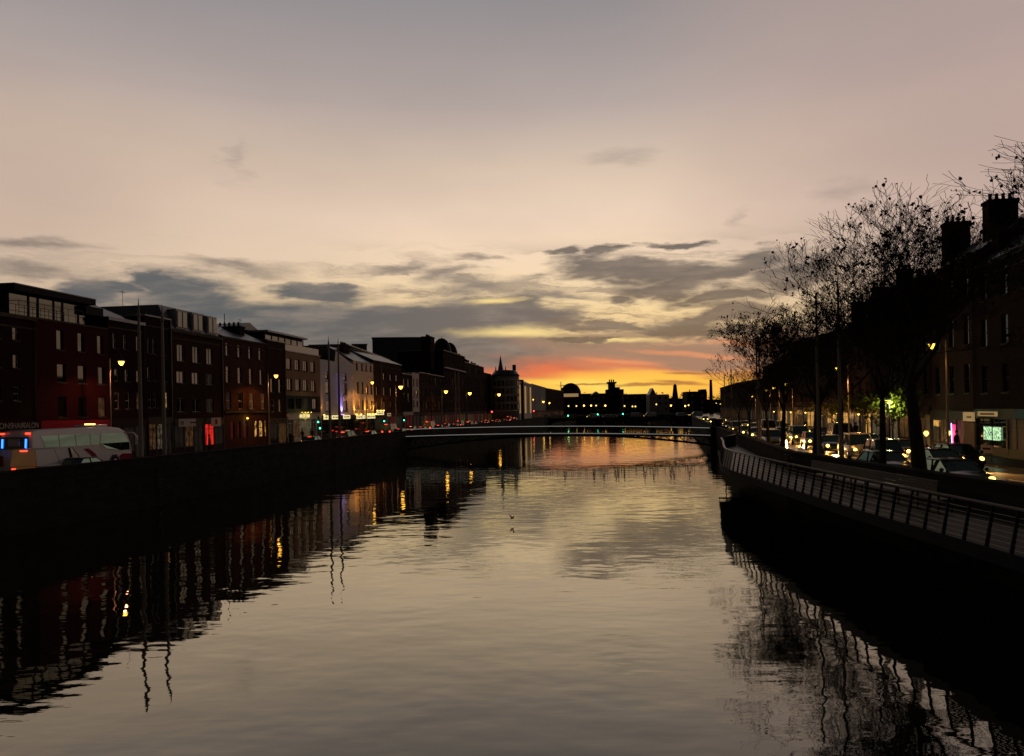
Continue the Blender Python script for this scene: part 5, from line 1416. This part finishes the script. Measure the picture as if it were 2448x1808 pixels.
# side outline (x,z)
prof = [(-5.6, .55), (-5.62, 1.6), (-5.5, 2.75), (-5.3, 3.08), (-4.8, 3.2), (0, 3.24), (3.2, 3.24), (4.3, 3.12), (5.0, 2.85), (5.35, 2.45), (5.6, 1.6), (5.68, 1.0), (5.6, .45), (5.0, .32), (-5.2, .32)]
def wid(z): return hwc*(1-.17*max(0, (z-1.6)/1.64))
b = MB(); n = len(prof)
rows_ = [(-1.0, 1.0), (-.97, 1.0)]
lay = []
for f_, ins in ((-1, .07), (-.96, 0), (.96, 0), (1, .07)):
    cx, cz = 0, 1.75
    lay.append([(x*(1-ins*.35), f_*wid(z), cz+(z-cz)*(1-ins*.5)) for x, z in prof])
for r_ in lay: b.v += r_
for i in range(3):
    for j in range(n):
        q = (j+1) % n; b.f.append((i*n+j, i*n+q, (i+1)*n+q, (i+1)*n+j)); b.sm.append(True)
b.f.append(tuple(range(n))[::-1]); b.f.append(tuple(3*n+j for j in range(n))); b.sm += [False]*2
body = b.build('body', 'white_gloss', co)
def side(poly, m, name, y=-1, out=.012, par=None):
    pts = [(x, y*(wid(z)+out-.006), z) for x, z in poly]
    q = MB().prism(pts if y > 0 else pts, (0, y*.012, 0)); return q.build(name, m, par or co)
for y in (-1, 1):
    for x0, x1 in ((-4.55, -2.85), (-2.77, -1.1), (-1.02, .55), (.63, 1.6)):
        sk = .28 if x0 < -4 else 0
        side([(x0+sk, 1.95), (x1, 1.95), (x1, 2.78), (x0, 2.78)], 'glass_g', 'side_window', y)
    side([(1.95, 2.75), (1.68, 2.0), (2.4, 1.60), (4.0, 1.42), (5.30, 1.40), (5.36, 2.0), (4.7, 2.72)], 'glass_g', 'front_side_window', y)
    side([(-.3, 1.72), (.25, 1.72), (1.0, 1.3), (1.7, .62), (2.4, .36), (1.4, .36), (.9, .75), (.4, 1.3)], 'fascia_red', 'red_swoosh', y)
    side([(4.0, .95), (4.3, 1.12), (5.55, 1.08), (5.62, .8), (5.5, .42), (4.1, .42)], 'fascia_red', 'red_front_panel', y)
    side([(-3.1, 1.18), (-1.9, 1.22), (-1.9, 1.30), (-3.1, 1.27)], 'sign_d', 'side_lettering', y)
    for x in (-3.4, 3.35):
        wl = MB().lathe([(.3, -.14), (.47, -.14), (.50, -.08), (.50, .08), (.47, .14), (.3, .14)], (x, y*1.13, .5), 18, 'y').build('wheel', 'tyre', co)
        MB().lathe([(.03, -.03), (.3, -.01), (.3, .01), (.03, .03)], (x, y*1.275, .5), 12, 'y').build('rim', 'rim', wl)
        side([(x-.62, .34), (x-.58, .8), (x-.3, 1.1), (x+.3, 1.1), (x+.58, .8), (x+.62, .34)], 'grille', 'wheel_arch', y, .004)
MB().prism([(-5.66, -1.05, 1.95), (-5.66, 1.05, 1.95), (-5.60, 1.0, 2.75), (-5.60, -1.0, 2.75)], (.03, 0, 0)).build('rear_window', 'glass', co)
for s in (-.86, .86):
    MB().tube([(-5.70, s, 2.02), (-5.66, s, 2.62)], .055, 6).build('blue_marker_light', 'e_blue', co)
MB().box(-5.70, -5.665, -.42, .42, 2.15, 2.62).build('rear_notice', 'sign_w', co)
MB().box(-5.62, -5.5, -1.0, 1.0, 2.86, 2.93).build('rear_spoiler', 'white_gloss', co)
for s in (-.95, .95): MB().box(-5.66, -5.5, s-.14, s+.14, 2.93, 3.03).build('tail_light', 'e_tail', co)
for s in (-1, 1): MB().box(-5.68, -5.58, s-.12, s+.12, .8, 1.5).build('tail_light', 'rearred', co)
MB().prism([(5.44, -1.12, 1.35), (5.44, 1.12, 1.35), (5.10, 1.0, 2.78), (5.10, -1.0, 2.78)], (.16, 0, 0)).build('windscreen', 'glass_g', co)
for y in (-1, 1): MB().tube([(4.9, y*1.15, 2.75), (5.7, y*1.35, 2.72), (6.0, y*1.42, 2.4), (6.0, y*1.42, 1.75)], [.05, .05, .10, .09], 6).build('mirror_arm', 'white_gloss', co)
MB().box(1.5, 3.2, -.8, .8, 3.24, 3.42).build('roof_unit', 'white_gloss', co, bevel=.06)
MB().box(1.9, 2.6, -.2, .2, 3.42, 3.50).build('roof_lamp', 'e_amber', co)
# ---------------- traffic signals
def signal(px, py, Y, colr, label, base=ROAD, hgt=None):
    p = P(px, py, Y); r = empty('traffic_light', (p.x, p.y, base), 0, label, 'traffic light', 'traffic lights')
    z = p.z-base
    MB().tube([(0, .12, 0), (0, .12, z+.9)], .06, 6).build('post', 'iron', r)
    k = {'green': -1, 'red': 1}[colr]
    zc = z-(-.30 if k < 0 else .30)
    h_ = MB().box(-.16, .16, -.1, .1, zc-.48, zc+.48).build('signal_head', 'dark', r)
    sz = .12 if Y < 200 else .26
    for i, m in ((1, 'e_redsig'), (0, 'glass'), (-1, 'e_green')):
        on = (i == k)
        MB().lathe([(.02, -.06), (sz if on else .1, -.03), (sz if on else .1, 0)], (0, -.105, zc+i*.30), 9, 'y').build('lens', m if on else 'glass', h_)
for a in [(761, 1009, 122, 'green', 'upper green traffic light before the tan and white fronts'), (765.5, 1024, 124, 'green', 'lower green traffic light by the white car'), (919, 1007, 158, 'green', 'green traffic light under the pale downpipe house'),
          (966, 1005, 172, 'green', 'green traffic light beside the pale narrow house'), (1358, 994, 336, 'green', 'leftmost green traffic light on the stone bridge'), (1429, 991, 337, 'green', 'middle green traffic light on the stone bridge'),
          (1489, 990, 338, 'green', 'rightmost green traffic light on the stone bridge'), (1176, 985, 290, 'red', 'red traffic light below the church spire'), (1240, 981, 330, 'red', 'red traffic light before the glass-bayed offices'), (1276, 983, 345, 'red', 'bright red traffic light at the left end of the stone bridge')]:
    signal(*a)
# vehicles on the stone bridge
for i, (px, kd, cl) in enumerate([(1310, 'van', 'white'), (1332, 'van', 'beige'), (1418, 'van', 'white'), (1452, 'saloon', 'silver'), (1462, 'saloon', 'silver'), (1523, 'van', 'silver'), (1553, 'van', 'white'), (1631, 'people carrier', 'white'), (1664, 'van', 'silver')]):
    p = P(px, 980, 345); k = (kd, 'rear')
    c = copy_tree([o for o in COL.objects if o.type == 'EMPTY' and o.name.startswith(kd.replace(' ', '_'))][0], None)
    for ch in c.children:
        if ch.name.split('.')[0] in ('body', 'roof', 'load_body', 'pillar', 'window_frame', 'mirror'):
            d_ = ch.data.copy(); d_.materials[0] = PAINT[cl]; ch.data = d_
    c.location = (p.x, 345, 2.26); c.rotation_euler = (0, 0, 0 if i % 2 else math.pi)
    tag(c, '%s %s crossing the stone bridge, %s vehicle from its left end' % (cl, kd, ORD[i]), 'van' if kd == 'van' else ('people carrier' if kd == 'people carrier' else 'car'), 'vehicles crossing the stone bridge')
# ---------------- people
def person_mesh(pose, coat):
    W_ = {'walk': ((.13, .32), (-.12, -.30)), 'walk2': ((.10, .18), (-.10, -.22)), 'stand': ((.11, .02), (-.11, -.02)), 'lean': ((.11, .0), (-.11, .06))}[pose]
    ly = 0.0; tor = .25 if pose == 'lean' else .04
    V_ = [(0, 0, .95), (0, tor*.3, 1.15), (0, tor*.8, 1.38), (0, tor*.95, 1.50), (0, tor*1.15+.01, 1.62), (0, tor*1.2+.02, 1.74)]
    rd = [.15, .145, .155, .055, .085, .075]; E = [(0, 1), (1, 2), (2, 3), (3, 4), (4, 5)]
    for sx, (x_, yf) in zip((1, -1), W_):
        k = len(V_); xx = abs(x_)*sx
        knee = (xx, yf*.55+.05, .50)
        V_ += [(xx*.8, 0, .88), knee, (xx, yf, .09), (xx, yf+.17, .04)]; rd += [.10, .068, .045, .04]
        E += [(0, k), (k, k+1), (k+1, k+2), (k+2, k+3)]
        k = len(V_); a = -yf*.7
        hy_ = tor+a*.9; V_ += [(.20*sx, tor*.8, 1.40), (.25*sx, tor*.7+a*.35, 1.13), (.24*sx, hy_+.06, .90 if pose != 'lean' else 1.05), (.235*sx, hy_+.10, .81 if pose != 'lean' else 1.02)]
        rd += [.065, .05, .037, .032]; E += [(2, k), (k, k+1), (k+1, k+2), (k+2, k+3)]
    me = bpy.data.meshes.new('person_body'); me.from_pydata(V_, E, [])
    o = bpy.data.objects.new('tmp', me); COL.objects.link(o)
    o.modifiers.new('s', 'SKIN'); 
    for v, r_ in zip(me.skin_vertices[0].data, rd): v.radius = (r_, r_)
    me.skin_vertices[0].data[0].use_root = True
    sb = o.modifiers.new('u', 'SUBSURF'); sb.levels = sb.render_levels = 1
    bpy.context.view_layer.update()
    m2 = bpy.data.meshes.new_from_object(o.evaluated_get(bpy.context.evaluated_depsgraph_get()))
    bpy.data.objects.remove(o)
    m2.materials.clear()
    for k in (coat, 'dark', 'skin'): m2.materials.append(M[k])
    for p_ in m2.polygons:
        z = p_.center.z; p_.use_smooth = True
        p_.material_index = 2 if (z > 1.52 or (abs(p_.center.x) > .19 and z < .90)) else (1 if z < .85 and abs(p_.center.x) < .19 else 0)
    m2.name = 'person_body'
    return m2
PM = {(ps, ct): person_mesh(ps, ct) for ps in ('walk', 'walk2', 'stand', 'lean') for ct in ('coat', 'coat2')}
def person(loc, rz, pose, coat, label, group, sc=1.0):
    r = empty('person', loc, rz, label, 'person', group); r.scale = (sc,)*3
    o = bpy.data.objects.new('body', PM[(pose, coat)]); COL.objects.link(o); o.parent = r
    t_ = .25 if pose == 'lean' else .04
    MB().lathe([(.085, -.06), (.10, .0), (.098, .07), (.06, .12), (.015, .135)], (0, t_*1.18-.01, 1.70), 9).build('hair', 'hair', r)
    return r
dirb = (B_-A_).normalized()
def on_bridge(px):
    a = ab(px)[0]; t = (a*A_.y-A_.x)/(dirb.x-a*dirb.y); return t
bp_ = [(1062, 'walk', 0), (1345, 'walk', 1), (1415, 'walk2', 0), (1440, 'walk', 1), (1468, 'walk', 0), (1476, 'walk2', 0), (1487, 'stand', 1), (1537, 'walk', 0), (1560, 'walk', 1), (1597, 'walk2', 0), (1604, 'walk', 0), (1640, 'walk', 1)]
for i, (px, ps, c2) in enumerate(bp_):
    t = on_bridge(px); q = A_+dirb*t
    person((q.x+random.uniform(-.1, .1), q.y-random.uniform(.2, 1.2), dz(t)), bz-math.pi/2+(0 if i % 3 else math.pi), ps, 'coat2' if c2 else 'coat', 'dark figure crossing the steel footbridge, %s from the left' % ORD[i], 'people crossing the footbridge', random.uniform(.94, 1.04))
person((28.6, 117.9, ROAD+1.1-.9), math.pi*.45, 'lean', 'coat2', 'person in brown coat leaning on the stone pier at the right end of the footbridge', None)
for px, t, lb, ps in ((1990, 13.4, 'before the warm shop right of the flagpole', 'walk'), (2006, 13.8, 'in the amber shop light', 'stand'), (1925, 13.6, 'in front of the crimson lit shop', 'walk'), (2284, 13.6, 'beside the pink neon strip', 'stand'), (2045, 14.0, 'left of the green street tree', 'walk2')):
    x, y, z = FP(px, t); person((x, y, z), random.uniform(0, 6), ps, 'coat', 'dark pedestrian on the far pavement '+lb, 'pedestrians on the right quay')
for px, t, lb, ps in ((722, 12.2, 'in front of the lit white cafe', 'walk'), (745, 12.6, 'near the right edge of the cafe front', 'stand'), (878, 12.4, 'below the orange uplights', 'walk2'), (500, 12.3, 'by the red lit shop window', 'stand')):
    a = ab(px)[0]; Y = (32.7+t)/(.14-a); person((a*Y, Y, ROAD), random.uniform(0, 6), ps, 'coat2', 'dark pedestrian on the left pavement '+lb, 'pedestrians on the left quay')
# bollards and a litter bin by the cafe
for i, (px, t) in enumerate(((687, 11.8), (701, 11.8), (843, 11.8), (1020, 11.8))):
    a = ab(px)[0]; Y = (32.7+t)/(.14-a)
    r = empty('bollard', (a*Y, Y, ROAD), 0, 'black iron bollard on the left kerb, %s from the left' % ORD[i], 'bollard', 'bollards on the left kerb')
    MB().lathe([(.13, 0), (.13, .1), (.09, .15), (.085, .8), (.12, .85), (.09, .95), (.03, 1.02)], n=10).build('shaft', 'iron', r); MB().lathe([(.124, 0), (.124, .05)], (0, 0, .80), 10).build('ring', 'frame_w', r)
a = ab(694)[0]; Y = (32.7+13)/(.14-a)
r = empty('litter_bin', (a*Y, Y, ROAD), 0, 'round-topped dark litter bin on the pavement by the tan building', 'bin')
MB().lathe([(.26, 0), (.28, .9), (.28, 1.0)], n=12).build('bin_body', 'dark', r); MB().lathe([(.30, 0), (.28, .12), (.15, .22), (.02, .25)], (0, 0, 1.003), 12).build('lid', 'iron', r)
# hanging notice and small A-board on the right
x, y, z = FP(2357, 13.3)
r = empty('notice_board', (x, y, ROAD), math.radians(-80), 'small pale notice board standing below the lit fridge windows', 'sign')
MB().box(-.5, .5, -.02, .02, .55, 1.05).build('board', 'sign_w', r); MB().box(-.35, .35, -.03, -.022, .75, .88).build('notice_lettering', 'sign_d', r)
for s in (-.4, .4): MB().box(s-.03, s+.03, -.02, .02, 0, .548).build('leg', 'iron', r)
